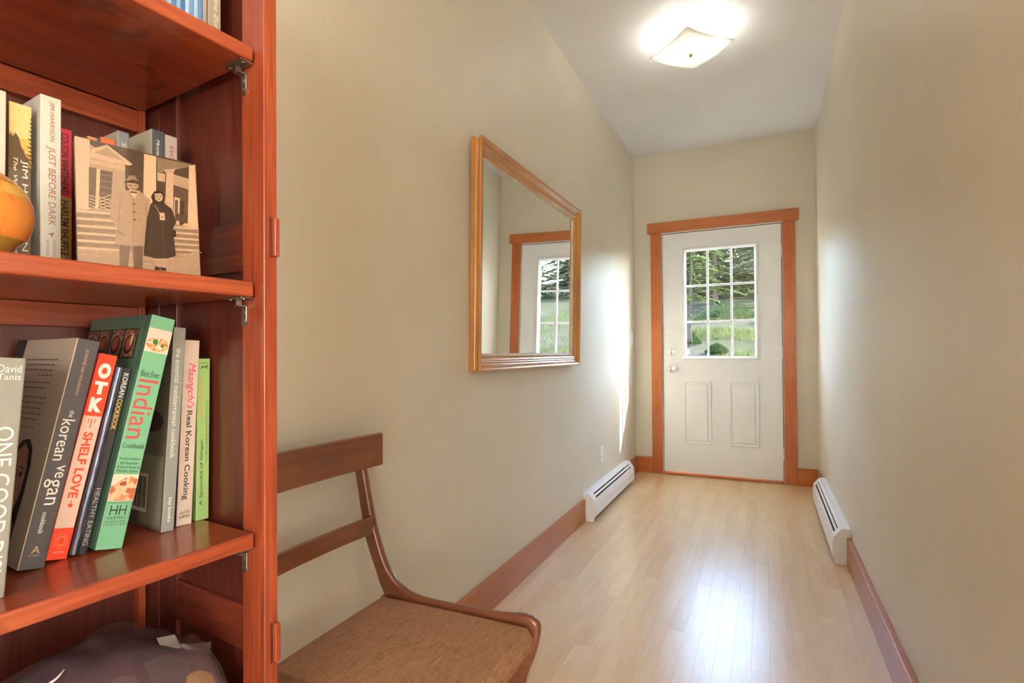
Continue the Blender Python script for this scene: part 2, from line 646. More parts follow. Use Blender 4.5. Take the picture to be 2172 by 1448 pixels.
w2 = struct(boxes('added_window_2', [(XROOM + 0.02, XROOM + 0.1, -1.6, -1.54, 0.6, 2.3), (XROOM + 0.02, XROOM + 0.1, 0.14, 0.2, 0.6, 2.3),
                               (XROOM + 0.02, XROOM + 0.1, -1.54, 0.14, 0.6, 0.66), (XROOM + 0.02, XROOM + 0.1, -1.54, 0.14, 2.24, 2.3)], VINYL))

m, nt, bs = nodes_of('dimming_blind')  # unseen blinds added to dim the light from the room windows
tr = nt.nodes.new('ShaderNodeBsdfTransparent'); tr.inputs[0].default_value = (0.95, 0.90, 0.82, 1)
tl = nt.nodes.new('ShaderNodeBsdfTranslucent'); tl.inputs[0].default_value = (0.62, 0.58, 0.52, 1)
mx = nt.nodes.new('ShaderNodeMixShader'); mx.inputs[0].default_value = 0.85
nt.links.new(tr.outputs[0], mx.inputs[1]); nt.links.new(tl.outputs[0], mx.inputs[2])
nt.links.new(mx.outputs[0], nt.nodes['Material Output'].inputs['Surface'])
box('added_blind', 0.06, 2.54, YBACK - 0.06, YBACK - 0.058, 0.66, 2.24, m, w1)
box('added_blind', XROOM + 0.058, XROOM + 0.06, -1.54, 0.14, 0.66, 2.24, m, w2)

# --- baseboards
HB, TB = 0.1335, 0.019
HL0, HL1 = 3.143, 4.237          # left heater
HR0, HR1 = 3.02, 4.187           # right heater
b = struct(box('baseboard_left', XL, XL + TB, YBACK, HL0 - 0.001, 0, HB, TRIM_Y, bev=0.0015))
box('corner_length', XL, XL + TB, HL1 + 0.001, YE, 0, HB, TRIM_Y, b, bev=0.0015)
b = struct(box('baseboard_right', XR - TB, XR, YROOM, HR0 - 0.001, 0, HB, TRIM_Y, bev=0.0015))
box('corner_length', XR - TB, XR, HR1 + 0.001, YE, 0, HB, TRIM_Y, b, bev=0.0015)
XI0, XI1, CW = -0.7882, 0.1418, 0.0875
b = struct(box('baseboard_end', XL + TB, XI0 - CW, YE - TB, YE, 0, HB, TRIM_X, bev=0.0012))
box('hinge_side_length', XI1 + CW, XR - TB, YE - TB, YE, 0, HB, TRIM_X, b, bev=0.0012)

# --- door casing and jamb
DYB_ = YE + 0.051
struct(box('trim_1', XI0 - CW, XI0, YE - 0.019, YE, 0, 2.0653, TRIM_Z, bev=0.0012))
struct(box('trim_2', XI1, XI1 + CW, YE - 0.019, YE, 0, 2.0653, TRIM_Z, bev=0.0012))
struct(box('trim_3', XI0 - CW - 0.028, XI1 + CW + 0.028, YE - 0.024, YE, 2.0653, 2.1533, TRIM_X, bev=0.0012))
struct(box('trim_4', OX0, XI0 + 0.004, YE, YEO, 0, OZ - 0.018, WHITE))
struct(box('trim_5', XI1 - 0.004, OX1, YE, YEO, 0, OZ - 0.018, WHITE))
struct(box('trim_6', OX0, OX1, YE, YEO, OZ - 0.018, OZ, WHITE))
struct(boxes('trim_8', [(XI0 + 0.0042, XI0 + 0.018, DYB_ + 0.0005, DYB_ + 0.03, 0.016, OZ - 0.018), (XI1 - 0.018, XI1 - 0.0042, DYB_ + 0.0005, DYB_ + 0.03, 0.016, OZ - 0.018), (XI0 + 0.018, XI1 - 0.018, DYB_ + 0.0005, DYB_ + 0.03, OZ - 0.04, OZ - 0.018)], DARK))
struct(box('trim_7', XI0 + 0.004, XI1 - 0.004, YE - 0.018, YEO, 0, 0.016, TRIM_X, bev=0.004))

# --- entry door
DX0, DX1, DZ0, DZ1 = -0.7795, 0.1330, 0.022, 2.051
DY = YE + 0.007
DYB = DY + 0.044
GX0, GX1, GZ0, GZ1 = -0.594, -0.056, 0.996, 1.895
door = struct(empty('door_1', ((DX0 + DX1) / 2, DY, DZ0)), 'white entry door with nine-pane window')
door_off = Vector(door.location)


def dpart(o):
    """child of the door built in world coordinates"""
    o.parent = door
    o.location = -door_off
    return o


PAN = [(-0.614, -0.394, 0.268, 0.792), (-0.255, -0.035, 0.268, 0.792)]
dpart(boxes('slab', [(DX0, GX0, DY, DYB, DZ0, DZ1), (GX1, DX1, DY, DYB, DZ0, DZ1),
                     (GX0, GX1, DY, DYB, DZ0, GZ0), (GX0, GX1, DY, DYB, GZ1, DZ1)], DOORW))
emb = [(0, 0), (0.0, 0.003), (0.004, 0.0080), (0.010, 0.0075), (0.018, 0.0008), (0.026, 0.0008), (0.032, 0.007), (0.038, 0.0085), (0.038, 0)]
for (a, b_, c, d) in PAN:
    pn = dpart(prism('panel', [(a + 0.038, c + 0.038), (b_ - 0.038, c + 0.038), (b_ - 0.038, d - 0.038), (a + 0.038, d - 0.038)], 0, 1, 'y', DOORW))
    for v in pn.data.vertices:
        v.co.y = DY - 0.0085 if v.co.y < 0.5 else DY + 0.001
    for s in ('bottom', 'top', 'left', 'right'):
        frame_side('moulding', emb, a, b_, c, d, s, lambda u, v, w: (u, DY - w, v), DOORW, pn)
# window frame in the door
lite = [(0, 0), (0.0, 0.006), (0.004, 0.011), (0.012, 0.013), (0.018, 0.011), (0.026, 0.004), (0.030, 0.001), (0.030, -0.018), (0.022, -0.018), (0.022, 0)]
for s in ('bottom', 'top', 'left', 'right'):
    dpart(frame_side('window_frame', lite, GX0 - 0.024, GX1 + 0.024, GZ0 - 0.024, GZ1 + 0.024, s, lambda u, v, w: (u, DY - w, v), VINYL, None))
m, nt, bs = nodes_of('window_glass')
tr = nt.nodes.new('ShaderNodeBsdfTransparent')
tr.inputs[0].default_value = (0.96, 0.98, 0.97, 1)
gl = nt.nodes.new('ShaderNodeBsdfGlossy'); gl.inputs['Roughness'].default_value = 0.02
lw = nt.nodes.new('ShaderNodeLayerWeight'); lw.inputs[0].default_value = 0.5
fp = nt.nodes.new('ShaderNodeMath'); fp.operation = 'POWER'; fp.inputs[1].default_value = 5.0
nt.links.new(lw.outputs['Facing'], fp.inputs[0])
fr = nt.nodes.new('ShaderNodeMath'); fr.operation = 'MULTIPLY_ADD'; fr.inputs[1].default_value = 0.6; fr.inputs[2].default_value = 0.03
nt.links.new(fp.outputs[0], fr.inputs[0])
mxs = nt.nodes.new('ShaderNodeMixShader')
nt.links.new(fr.outputs[0], mxs.inputs[0]); nt.links.new(tr.outputs[0], mxs.inputs[1]); nt.links.new(gl.outputs[0], mxs.inputs[2])
nt.links.new(mxs.outputs[0], nt.nodes['Material Output'].inputs['Surface'])
GLASS = m
MW = 0.0145
pw = (GX1 - GX0 - 2 * MW) / 3
ph = (GZ1 - GZ0 - 2 * MW) / 3
for k in (1, 2):
    x = GX0 + k * pw + (k - 1) * MW
    dpart(box('muntin', x, x + MW, DY + 0.006, DY + 0.034, GZ0, GZ1, VINYL, bev=0.003))
    z = GZ0 + k * ph + (k - 1) * MW
    dpart(box('muntin', GX0, GX1, DY + 0.0065, DY + 0.0335, z, z + MW, VINYL, bev=0.003))
for i in range(3):
    for j in range(3):
        x = GX0 + i * (pw + MW); z = GZ0 + j * (ph + MW)
        dpart(box('pane', x - 0.002, x + pw + 0.002, DY + 0.019, DY + 0.021, z - 0.002, z + ph + 0.002, GLASS))
# hardware
kn = dpart(lathe('door_knob', [(0.029, 0), (0.031, -0.006), (0.014, -0.010), (0.012, -0.030), (0.020, -0.036), (0.0265, -0.048), (0.0265, -0.058), (0.022, -0.066), (0.009, -0.068)],
                 CHROME, None, 'y', at=(-0.709, DY, 0.897)))
boxes('thumb_button', [(-0.7125, -0.7055, DY - 0.0715, DY - 0.067, 0.8935, 0.9005)], CHROME, kn, 0.001)
db = dpart(lathe('deadbolt', [(0.030, 0), (0.031, -0.004), (0.028, -0.010), (0.018, -0.012), (0.010, -0.013)], CHROME, None, 'y', at=(-0.712, DY, 1.042)))
tt = box('thumb_turn', -0.004, 0.004, -0.026, 0, -0.020, 0.020, CHROME, db, 0.002)
tt.location = (-0.712, DY - 0.010, 1.042); tt.rotation_euler = (0, math.radians(28), 0)
for z0, z1 in ((1.785, 1.876), (0.985, 1.076), (0.185, 0.276)):
    bm = bmesh.new()
    add_cyl(bm, (DX1 + 0.003, DY - 0.004, z0), (0, 0, 1), 0.0055, z1 - z0, 10)
    add_box(bm, DX1 - 0.001, DX1 + 0.0065, DY - 0.002, DY + 0.03, z0, z1)
    dpart(from_bm('hinge', bm, WHITE))
dpart(box('contact_sensor', GX0 + 0.003, GX0 + 0.026, DY + 0.006, DY + 0.0185, GZ0 + 0.028, GZ0 + 0.066, VINYL, bev=0.004))

# ================================================================== FIXTURES


def heater(name, label, y0, y1, wall_x, sgn, group):
    r = empty(name, (wall_x, (y0 + y1) / 2, 0))
    tag(r, label, 'heater', group)
    h = (y1 - y0) / 2
    X = lambda d: sgn * d
    def pr(nm, pts, a, b, mat, bev=0.0):
        return prism(nm, [(X(d), z) for d, z in pts], a, b, 'y', mat, r, bev)
    cap = [(0.0005, 0.173), (0.036, 0.172), (0.042, 0.169), (0.072, 0.129), (0.0785, 0.090), (0.0785, 0.030), (0.071, 0.026), (0.069, 0.0), (0.0005, 0.0)]
    pr('end_cap', cap, -h, -h + 0.014, WHITE, 0.0008)
    pr('end_cap', cap, h - 0.014, h, WHITE, 0.0008)
    a, b = -h + 0.014, h - 0.014
    pr('top_panel', [(0.0005, 0.171), (0.036, 0.170), (0.041, 0.167), (0.048, 0.158), (0.045, 0.156), (0.036, 0.165), (0.0005, 0.166)], a, b, WHITE)
    pr('slot_margin', [(0.048, 0.158), (0.071, 0.128), (0.068, 0.128), (0.045, 0.156)], a, a + 0.055, WHITE)
    pr('slot_margin', [(0.048, 0.158), (0.071, 0.128), (0.068, 0.128), (0.045, 0.156)], b - 0.055, b, WHITE)
    pr('front_panel', [(0.0665, 0.134), (0.0705, 0.128), (0.0770, 0.090), (0.0762, 0.064), (0.077, 0.030), (0.074, 0.030), (0.073, 0.064), (0.074, 0.089), (0.0675, 0.126), (0.063, 0.132)], a, b, WHITE)
    pr('louver', [(0.0505, 0.1503), (0.0588, 0.1395), (0.0578, 0.1387), (0.0495, 0.1495)], a + 0.055, b - 0.055, WHITE)
    pr('back_plate', [(0.0005, 0.166), (0.0025, 0.166), (0.0025, 0.002), (0.0005, 0.002)], a, b, DARK)
    bm = bmesh.new()
    nf = 60
    for i in range(nf):
        t = a + 0.05 + (b - a - 0.1) * i / (nf - 1)
        add_box(bm, min(X(0.012), X(0.058)), max(X(0.012), X(0.058)), t, t + 0.0008, 0.045, 0.105)
    add_cyl(bm, (X(0.035), a, 0.075), (0, 1, 0), 0.010, b - a, 10)
    fn = from_bm('fins', bm, STEEL, r)
    fn['kind'] = 'stuff'
    return r


heater('baseboard_heater', 'white baseboard heater under the outlet on the mirror wall', HL0, HL1, XL, 1, 'baseboard heaters')
heater('baseboard_heater', 'white baseboard heater along the wall opposite the mirror', HR0, HR1, XR, -1, 'baseboard heaters')

# --- outlet and switch on the left wall
o = empty('wall_outlet', (XL, 3.572, 0.337))
tag(o, 'white double power outlet on the wall above the heater', 'outlet')
box('cover_plate', 0, 0.005, -0.036, 0.036, -0.058, 0.058, VINYL, o, 0.002)
for z in (-0.02, 0.02):
    rc = box('receptacle', 0.005, 0.0075, -0.016, 0.016, z - 0.014, z + 0.014, VINYL, o, 0.001)
    boxes('socket_slots', [(0.0074, 0.0079, -0.008, -0.006, z - 0.004, z + 0.006), (0.0074, 0.0079, 0.006, 0.008, z - 0.004, z + 0.006),
                           (0.0074, 0.0079, -0.002, 0.002, z - 0.010, z - 0.006)], DARK, rc)
o = empty('light_switch', (XL, 4.515, 1.160))
tag(o, 'white toggle light switch on the wall near the door corner', 'switch')
box('cover_plate', 0, 0.005, -0.036, 0.036, -0.058, 0.058, VINYL, o, 0.002)
box('toggle', 0.005, 0.016, -0.005, 0.005, -0.002, 0.012, VINYL, o, 0.0015)

# --- mirror
MY0, MY1, MZ0, MZ1 = 1.752, 2.968, 0.968, 1.872
mir = empty('wall_mirror', (XL + 0.0015, (MY0 + MY1) / 2, MZ0), (0, math.radians(1.0), 0))
tag(mir, 'large rectangular mirror in a moulded honey wood frame', 'mirror')
hw, hh = (MY1 - MY0) / 2, MZ1 - MZ0
outer = [(0.001, 0), (0.0, 0.002), (0.0, 0.012), (0.002, 0.014), (0.0055, 0.0165), (0.008, 0.021), (0.0085, 0.026), (0.0075, 0.031), (0.0045, 0.035), (0.0015, 0.0375), (0.0005, 0.041), (0.001, 0.045), (0.003, 0.0465),
         (0.007, 0.046), (0.012, 0.0435), (0.017, 0.039), (0.021, 0.034), (0.025, 0.0305), (0.030, 0.0285), (0.0335, 0.0285), (0.034, 0.0305), (0.036, 0.031), (0.0375, 0.0300), (0.042, 0.0300), (0.047, 0.0285), (0.052, 0.0255), (0.056, 0.0215), (0.0585, 0.0185), (0.0600, 0.0175), (0.0600, 0)]
liner = [(0.0600, 0), (0.0600, 0.0180), (0.0625, 0.0190), (0.0690, 0.0160), (0.0725, 0.0115), (0.0725, 0)]
CREAM = plain('worn_cream_liner', (0.60, 0.51, 0.38), 0.5, var=0.2, scale=14)
for s in ('bottom', 'top', 'left', 'right'):
    place = lambda u, v, w: (w, u, v)
    f_ = frame_side('frame_rail', outer, -hw, hw, 0, hh, s, place, GILT if s in ('top', 'bottom') else GILT_Z, mir, True)
    frame_side('liner', liner, -hw, hw, 0, hh, s, place, CREAM, f_)
m, nt, bs = nodes_of('mirror_silver')
bs.inputs['Base Color'].default_value = (0.90, 0.92, 0.90, 1)
bs.inputs['Metallic'].default_value = 1.0
bs.inputs['Roughness'].default_value = 0.008
box('mirror_glass', 0.006, 0.012, -hw + 0.066, hw - 0.066, 0.066, hh - 0.066, m, mir)

# --- ceiling lamp
LX, LY = -0.335, 2.942
lamp = empty('ceiling_lamp', (LX, LY, HC), (0, 0, math.radians(2.0)))
tag(lamp, 'square frosted glass ceiling light hanging corner-wise', 'ceiling light')
lathe('canopy', [(0.062, 0), (0.062, -0.008), (0.052, -0.022), (0.030, -0.030), (0.004, -0.031)], WHITE, lamp, 'z')
bm = bmesh.new()
add_cyl(bm, (0, 0, -0.03), (0, 0, -1), 0.004, 0.105, 10)
from_bm('stem', bm, BRASS, lamp)
lathe('finial', [(0.010, -0.124), (0.011, -0.128), (0.008, -0.136), (0.003, -0.141)], BRASS, lamp, 'z', 16)
m, nt, bs = nodes_of('frosted_shade')
tl = nt.nodes.new('ShaderNodeBsdfTranslucent'); tl.inputs[0].default_value = (0.93, 0.91, 0.85, 1)
df = nt.nodes.new('ShaderNodeBsdfDiffuse'); df.inputs[0].default_value = (0.85, 0.83, 0.77, 1)
mx = nt.nodes.new('ShaderNodeMixShader'); mx.inputs[0].default_value = 0.45
nt.links.new(tl.outputs[0], mx.inputs[1]); nt.links.new(df.outputs[0], mx.inputs[2])
g2 = nt.nodes.new('ShaderNodeBsdfGlossy'); g2.inputs['Roughness'].default_value = 0.15
mx2 = nt.nodes.new('ShaderNodeMixShader'); mx2.inputs[0].default_value = 0.05
nt.links.new(mx.outputs[0], mx2.inputs[1]); nt.links.new(g2.outputs[0], mx2.inputs[2])
nt.links.new(mx2.outputs[0], nt.nodes['Material Output'].inputs['Surface'])
SHADE = m
bm = bmesh.new()
N = 14
hs = 0.1525
grid = []
for i in range(N + 1):
    row = []
    for j in range(N + 1):
        a = -hs + 2 * hs * i / N; b_ = -hs + 2 * hs * j / N
        rr = (a * a + b_ * b_) / (2 * hs * hs)
        z = -0.122 + 0.022 * rr
        c45 = math.sqrt(0.5)
        row.append(bm.verts.new((a * c45 - b_ * c45, a * c45 + b_ * c45, z)))
    grid.append(row)
for i in range(N):
    for j in range(N):
        bm.faces.new((grid[i][j], grid[i + 1][j], grid[i + 1][j + 1], grid[i][j + 1]))
sh = from_bm('glass_shade', bm, SHADE, lamp, True)
md = sh.modifiers.new('thickness', 'SOLIDIFY'); md.thickness = 0.004
m, nt, bs = nodes_of('lit_bulb')
bs.inputs['Base Color'].default_value = (1, 0.95, 0.85, 1)
bs.inputs['Emission Color'].default_value = (1.0, 0.97, 0.92, 1)
bs.inputs['Emission Strength'].default_value = 22
for sx in (-1, 1):
    bm = bmesh.new()
    add_cyl(bm, (sx * 0.003, 0, -0.058), (sx * 0.9, 0, -0.2), 0.013, 0.062, 14)
    from_bm('socket', bm, WHITE, lamp)
    lathe('bulb', [(0.012, sx * 0.058), (0.018, sx * 0.07), (0.026, sx * 0.085), (0.027, sx * 0.095), (0.022, sx * 0.108), (0.008, sx * 0.117)], m, lamp, 'x', 18, (0, 0, -0.074))

# ================================================================== BOOKCASE
BC_O = Vector((-0.62387, 0.53330, 0))
BC_R = math.radians(90 - 4.7666)
bx_, by_ = Vector((math.cos(BC_R), math.sin(BC_R), 0)), Vector((-math.sin(BC_R), math.cos(BC_R), 0))


def bc(x, y, z):
    """bookcase measure (along the front, into the depth, up) -> room"""
    return BC_O + bx_ * x + by_ * y + Vector((0, 0, z))


case = empty('bookcase', BC_O, (0, 0, BC_R))
tag(case, 'tall reddish cherry wood bookcase with adjustable shelves full of books', 'bookcase')
BW, BD, BH, TP = 0.82, 0.335, 1.84, 0.0206
RAILS = [(0.06, 0.124), (0.613, 0.677), (1.162, 1.234), (1.715, 1.784)]
for side in (0, 1):
    def sx(a, b):
        """x extent measured inwards from the outer face"""
        return (-b, -a) if side == 0 else (-BW + a, -BW + b)
    x0, x1 = sx(0, TP)
    box('front_post', x0, x1, 0, 0.0496, 0, BH, CH_Z, case, 0.0012)
    x0, x1 = sx(0.0, 0.0152)
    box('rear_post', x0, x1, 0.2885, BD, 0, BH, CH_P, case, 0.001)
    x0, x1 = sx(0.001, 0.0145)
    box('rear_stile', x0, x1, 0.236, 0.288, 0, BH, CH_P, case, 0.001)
    for z0, z1 in RAILS:
        box('side_rail', x0, x1, 0.0496, 0.236, z0, z1, CH_Y, case, 0.001)
    x0, x1 = sx(0.003, 0.008)
    zz = [0.0] + [z for r in RAILS for z in r] + [BH]
    for z0, z1 in ((0.124, 0.613), (0.677, 1.162), (1.234, 1.715)):
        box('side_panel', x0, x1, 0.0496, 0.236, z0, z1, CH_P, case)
    # locking blocks on the front of the post
    for z0, z1 in ((0.611, 0.664), (1.178, 1.232), (0.062, 0.115), (1.73, 1.783)):
        a0, a1 = sx(0.0005, 0.0085)
        blk = box('lock_block', a0, a1, -0.007, 0.0, z0, z1, CH_Z, case, 0.0012)
        a0, a1 = sx(0.0085, 0.012)
        box('block_slot_shade', a0, a1, -0.0006, 0.0005, z0 - 0.002, z1 + 0.001, CH_P, blk)  # dark strip standing in for the shadow in the recess
        boxes('pin', [((-0.0045 if side == 0 else -BW + 0.0035), (-0.0035 if side == 0 else -BW + 0.0045), -0.0073, -0.0069, z - 0.0006, z + 0.0006)
                      for z in (z0 + 0.012, z0 + 0.027, z0 + 0.041)], DARK, blk)
# back
SHELF = [(0.100, 0.121), (0.419, 0.440), (0.7708, 0.7919), (1.1204, 1.1417), (1.4514, 1.4716), (1.80, 1.821)]
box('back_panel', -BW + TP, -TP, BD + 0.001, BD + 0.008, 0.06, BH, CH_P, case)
for a, b_ in ((-0.031, -TP), (-BW + TP, -BW + 0.031)):
    box('back_stile', a, b_, BD - 0.016, BD + 0.001, 0, BH, CH_Z, case, 0.001)
for z0, z1 in SHELF[1:]:
    box('back_rail', -BW + 0.031, -0.031, BD - 0.014, BD + 0.001, z0 - 0.036, z0 - 0.0005, CH_X, case, 0.001)


def bracket(parent, x, y, z, s):
    """steel clip: plate under the shelf, S-bent strap, rounded tab screwed to the post"""
    bm = bmesh.new()
    add_box(bm, min(x - s * 0.020, x - s * 0.001), max(x - s * 0.020, x - s * 0.001), y - 0.022, y + 0.022, z - 0.0022, z - 0.0002, 0.0005, 1)
    for dy in (-0.015, 0.015):
        add_cyl(bm, (x - s * 0.012, y + dy, z - 0.0022), (0, 0, -1), 0.0028, 0.0012, 10)
    add_box(bm, min(x - s * 0.013, x - s * 0.005), max(x - s * 0.013, x - s * 0.005), y + 0.000, y + 0.0016, z - 0.011, z - 0.002)
    add_box(bm, min(x - s * 0.013, x - s * 0.001), max(x - s * 0.013, x - s * 0.001), y - 0.006, y + 0.006, z - 0.0122, z - 0.0106)
    X0, X1 = min(x - s * 0.0022, x - s * 0.0004), max(x - s * 0.0022, x - s * 0.0004)
    add_box(bm, X0, X1, y - 0.006, y + 0.006, z - 0.034, z - 0.0106, 0.0006, 1)
    add_cyl(bm, (X0, y, z - 0.034), (1, 0, 0), 0.006, X1 - X0, 14)
    for dz in (0.020, 0.032):
        add_cyl(bm, (x - s * 0.0022, y, z - dz), (-s, 0, 0), 0.0030, 0.0011, 10)
        add_cyl(bm, (x - s * 0.0033, y, z - dz), (-s, 0, 0), 0.0014, 0.0003, 6)
    return from_bm('shelf_bracket', bm, STEEL, parent)


for k, (z0, z1) in enumerate(SHELF):
    sh = box('shelf', -BW + TP + 0.0037, -TP - 0.0037, 0.0166, BD - 0.016, z0, z1, CH_X, case, 0.003, 3)
    if 0 < k < 5:
        bracket(sh, -TP, 0.043, z0, 1)
        bracket(sh, -BW + TP, 0.043, z0, -1)

# ================================================================== BOOKS


def ink(c, rough=0.35, metal=0.0):
    return plain('ink_%.3f_%.3f_%.3f_%.2f_%.1f' % (*c, rough, metal), c, rough, metal, var=0.03, scale=60)


class Book:
    """upright book: spine faces the front; origin at the foot of its right-hand spine edge"""
    def __init__(self, name, label, x, y, z, t, h, d, cover, lean=0.0, yaw=0.0, hard=False, left=None, spine=None, group=None, pages=PAGES, coat=0.25):
        self.t, self.h, self.d = t, h, d
        self.r = empty(name, bc(x, y, z), (0, math.radians(lean), BC_R + math.radians(yaw)))
        tag(self.r, label, 'book', group)
        cv = ink(cover, 0.32)
        c = 0.0026 if hard else 0.0009
        o = 0.003 if hard else 0.0
        self.right = box('front_cover', -c, 0, 0.0, d, 0, h, cv, self.r, c * 0.3)
        self.left = box('back_cover', -t, -t + c, 0.0, d, 0, h, ink(left, 0.32) if left else cv, self.r, c * 0.3)
        bm = bmesh.new()
        add_box(bm, -t + c * 0.4, -c * 0.4, -0.0004, 0.0014, 0, h, 0.0004, 1)
        self.spine = from_bm('spine', bm, ink(spine, 0.32) if spine else cv, self.r)
        box('pages', -t + c, -c, 0.0015, d - 0.002 - o, o, h - o - 0.0006, pages, self.r)

    def word(self, s, f0, f1, xc, size, col, up=False, upright=False, **kw):
        """f0..f1: fractions of the height from the top; xc: centre across the thickness; size: share of thickness"""
        t, h = self.t, self.h
        if upright:       # letters standing up, size = width share, f0..f1 = top, bottom
            x0 = -t + xc * t - size * t / 2
            pl = lambda u, v: (x0 + u * size * t, -0.0008, h * (1 - f1) + v * (f1 - f0) * h)
        elif not up:
            x0 = -t + xc * t - size * t / 2
            pl = lambda u, v: (x0 + v * size * t, -0.0008, h * (1 - f0) - u * (f1 - f0) * h)
        else:
            x0 = -t + xc * t + size * t / 2
            pl = lambda u, v: (x0 - v * size * t, -0.0008, h * (1 - f1) + u * (f1 - f0) * h)
        return lettering('lettering', s, pl, ink(col, 0.4), self.spine, **kw)

    def band(self, f0, f1, mat, x0=0.0, x1=1.0, name='spine_band', lift=0.0002):
        t, h = self.t, self.h
        return box(name, -t + x0 * t + 0.0002, -t + x1 * t - 0.0002, -0.0004 - lift, -0.0003, h * (1 - f1), h * (1 - f0), mat, self.spine)

    def on_left(self, polys, name='cover_print', mat=None):
        """print on the left-hand cover: u from the spine to the fore edge, v from foot to head (0..1)"""
        t, h, d = self.t, self.h, self.d
        return print_mesh(name, polys, lambda u, v, w: (-t - w, u * d, v * h), self.left, mat=mat)


def ell(cx, cy, rx, ry, n=20, a0=0, a1=360):
    return [(cx + rx * math.cos(math.radians(a0 + (a1 - a0) * i / n)), cy + ry * math.sin(math.radians(a0 + (a1 - a0) * i / n))) for i in range(n if a1 - a0 >= 360 else n + 1)]


def rect(x0, x1, y0, y1):
    return [(x0, y0), (x1, y0), (x1, y1), (x0, y1)]


Z3, Z2, Z1 = 0.7920, 1.1418, 1.4717
GR3 = 'cookbooks on the lower visible shelf'
GR2 = 'paperbacks on the middle shelf'
GR1 = 'books on the top visible shelf'
PALE = (0.68, 0.66, 0.62)

# grey-beige book cut by the left frame edge
bk = Book('cookbook', 'pale grey-beige book with large outlined capitals, nearest the photograph\'s left edge', -0.2725, 0.062, Z3, 0.030, 0.246, 0.20, (0.24, 0.235, 0.21), lean=4.0, hard=True, group=GR3)
bk.word('David', 0.030, 0.062, 0.58, 0.62, PALE, upright=True)
bk.word('Tanis', 0.068, 0.094, 0.58, 0.62, PALE, upright=True)
bk.word('ONE GOOD DISH', 0.29, 0.93, 0.60, 0.50, PALE)

# grey vegan cookbook
bk = Book('cookbook', 'charcoal hardcover cookbook whose beige side shows a dark-haired portrait', -0.2212, 0.1207, Z3, 0.0245, 0.271, 0.185, (0.075, 0.072, 0.078), lean=11.97, hard=True, left=(0.40, 0.32, 0.24), group=GR3)
bk.word('JOANNE LEE MOLINARO', 0.045, 0.255, 0.52, 0.16, (0.50, 0.32, 0.22))
bk.word('the', 0.325, 0.355, 0.55, 0.2, PALE)
bk.word('korean', 0.365, 0.545, 0.5, 0.52, PALE)
bk.word('ve', 0.565, 0.62, 0.66, 0.34, PALE)
bk.word('gan', 0.625, 0.735, 0.46, 0.62, PALE)
bk.word('cookbook', 0.765, 0.855, 0.5, 0.2, PALE, bold=0.01)
bk.word('A', 0.905, 0.935, 0.5, 0.32, (0.55, 0.34, 0.20), upright=True)
bk.word('AVERY', 0.94, 0.947, 0.5, 0.5, (0.4, 0.27, 0.2), upright=True)
INK = (0.10, 0.06, 0.055)
lines = []
for k, v in enumerate((0.895, 0.87, 0.845, 0.82, 0.785, 0.76, 0.715, 0.69, 0.665, 0.64, 0.615, 0.58)):
    a, e = 0.20 + 0.02 * (k % 3), 0.74 - 0.03 * (k % 4) - (0.2 if k in (3, 10) else 0)
    u = a
    while u < e:
        w = rnd.uniform(0.025, 0.07)
        lines.append(((0.35, 0.14, 0.10) if k == 11 else (0.20, 0.14, 0.11), rect(u, min(u + w, e), v, v + 0.0065)))
        u += w + 0.014
portrait = [((0.03, 0.022, 0.022), rect(0.82, 1.0, 0.0, 1.0)),
            ((0.24, 0.11, 0.05), ell(0.92, 0.83, 0.075, 0.055)),
            ((0.40, 0.22, 0.10), ell(0.92, 0.845, 0.05, 0.03)),
            ((0.02, 0.015, 0.018), [(0.28, 0.02), (0.16, 0.10), (0.15, 0.3), (0.20, 0.46), (0.33, 0.53), (0.50, 0.55), (0.66, 0.50), (0.78, 0.38), (0.82, 0.2), (0.82, 0.0)]),
            ((0.34, 0.17, 0.11), [(0.36, 0.30), (0.36, 0.40), (0.42, 0.48), (0.52, 0.51), (0.64, 0.47), (0.70, 0.38), (0.70, 0.28), (0.62, 0.20), (0.50, 0.18), (0.42, 0.22)]),
            ((0.22, 0.10, 0.07), [(0.50, 0.18), (0.62, 0.20), (0.70, 0.1), (0.66, 0.06), (0.5, 0.08)]),
            ((0.02, 0.014, 0.012), ell(0.46, 0.372, 0.035, 0.012, 12)), ((0.02, 0.014, 0.012), ell(0.62, 0.372, 0.035, 0.012, 12)),
            ((0.05, 0.03, 0.025), [(0.41, 0.395), (0.51, 0.40), (0.51, 0.408), (0.41, 0.402)]), ((0.05, 0.03, 0.025), [(0.57, 0.40), (0.67, 0.395), (0.67, 0.402), (0.57, 0.408)]),
            ((0.24, 0.11, 0.07), [(0.525, 0.385), (0.555, 0.385), (0.575, 0.315), (0.505, 0.315)]),
            ((0.30, 0.08, 0.06), ell(0.54, 0.265, 0.06, 0.014, 14)),
            ((0.40, 0.22, 0.16), [(0.20, 0.08), (0.30, 0.17), (0.38, 0.16), (0.30, 0.05), (0.22, 0.03)])]
por = []
for c, pts in portrait[:3]:
    por.append((c, pts))
por.append((portrait[3][0], [(0.24, 0.02), (0.205, 0.10), (0.19, 0.3), (0.20, 0.42), (0.235, 0.49), (0.31, 0.53), (0.42, 0.52), (0.52, 0.46), (0.60, 0.38), (0.70, 0.2), (0.74, 0.0)]))
for c, pts in portrait[4:]:
    por.append((c, [(0.245 + (u - 0.36) * 0.72 if u >= 0.36 else 0.245 - (0.36 - u) * 0.3, v) for u, v in pts]))
bk.on_left(por + lines, 'jacket_print')

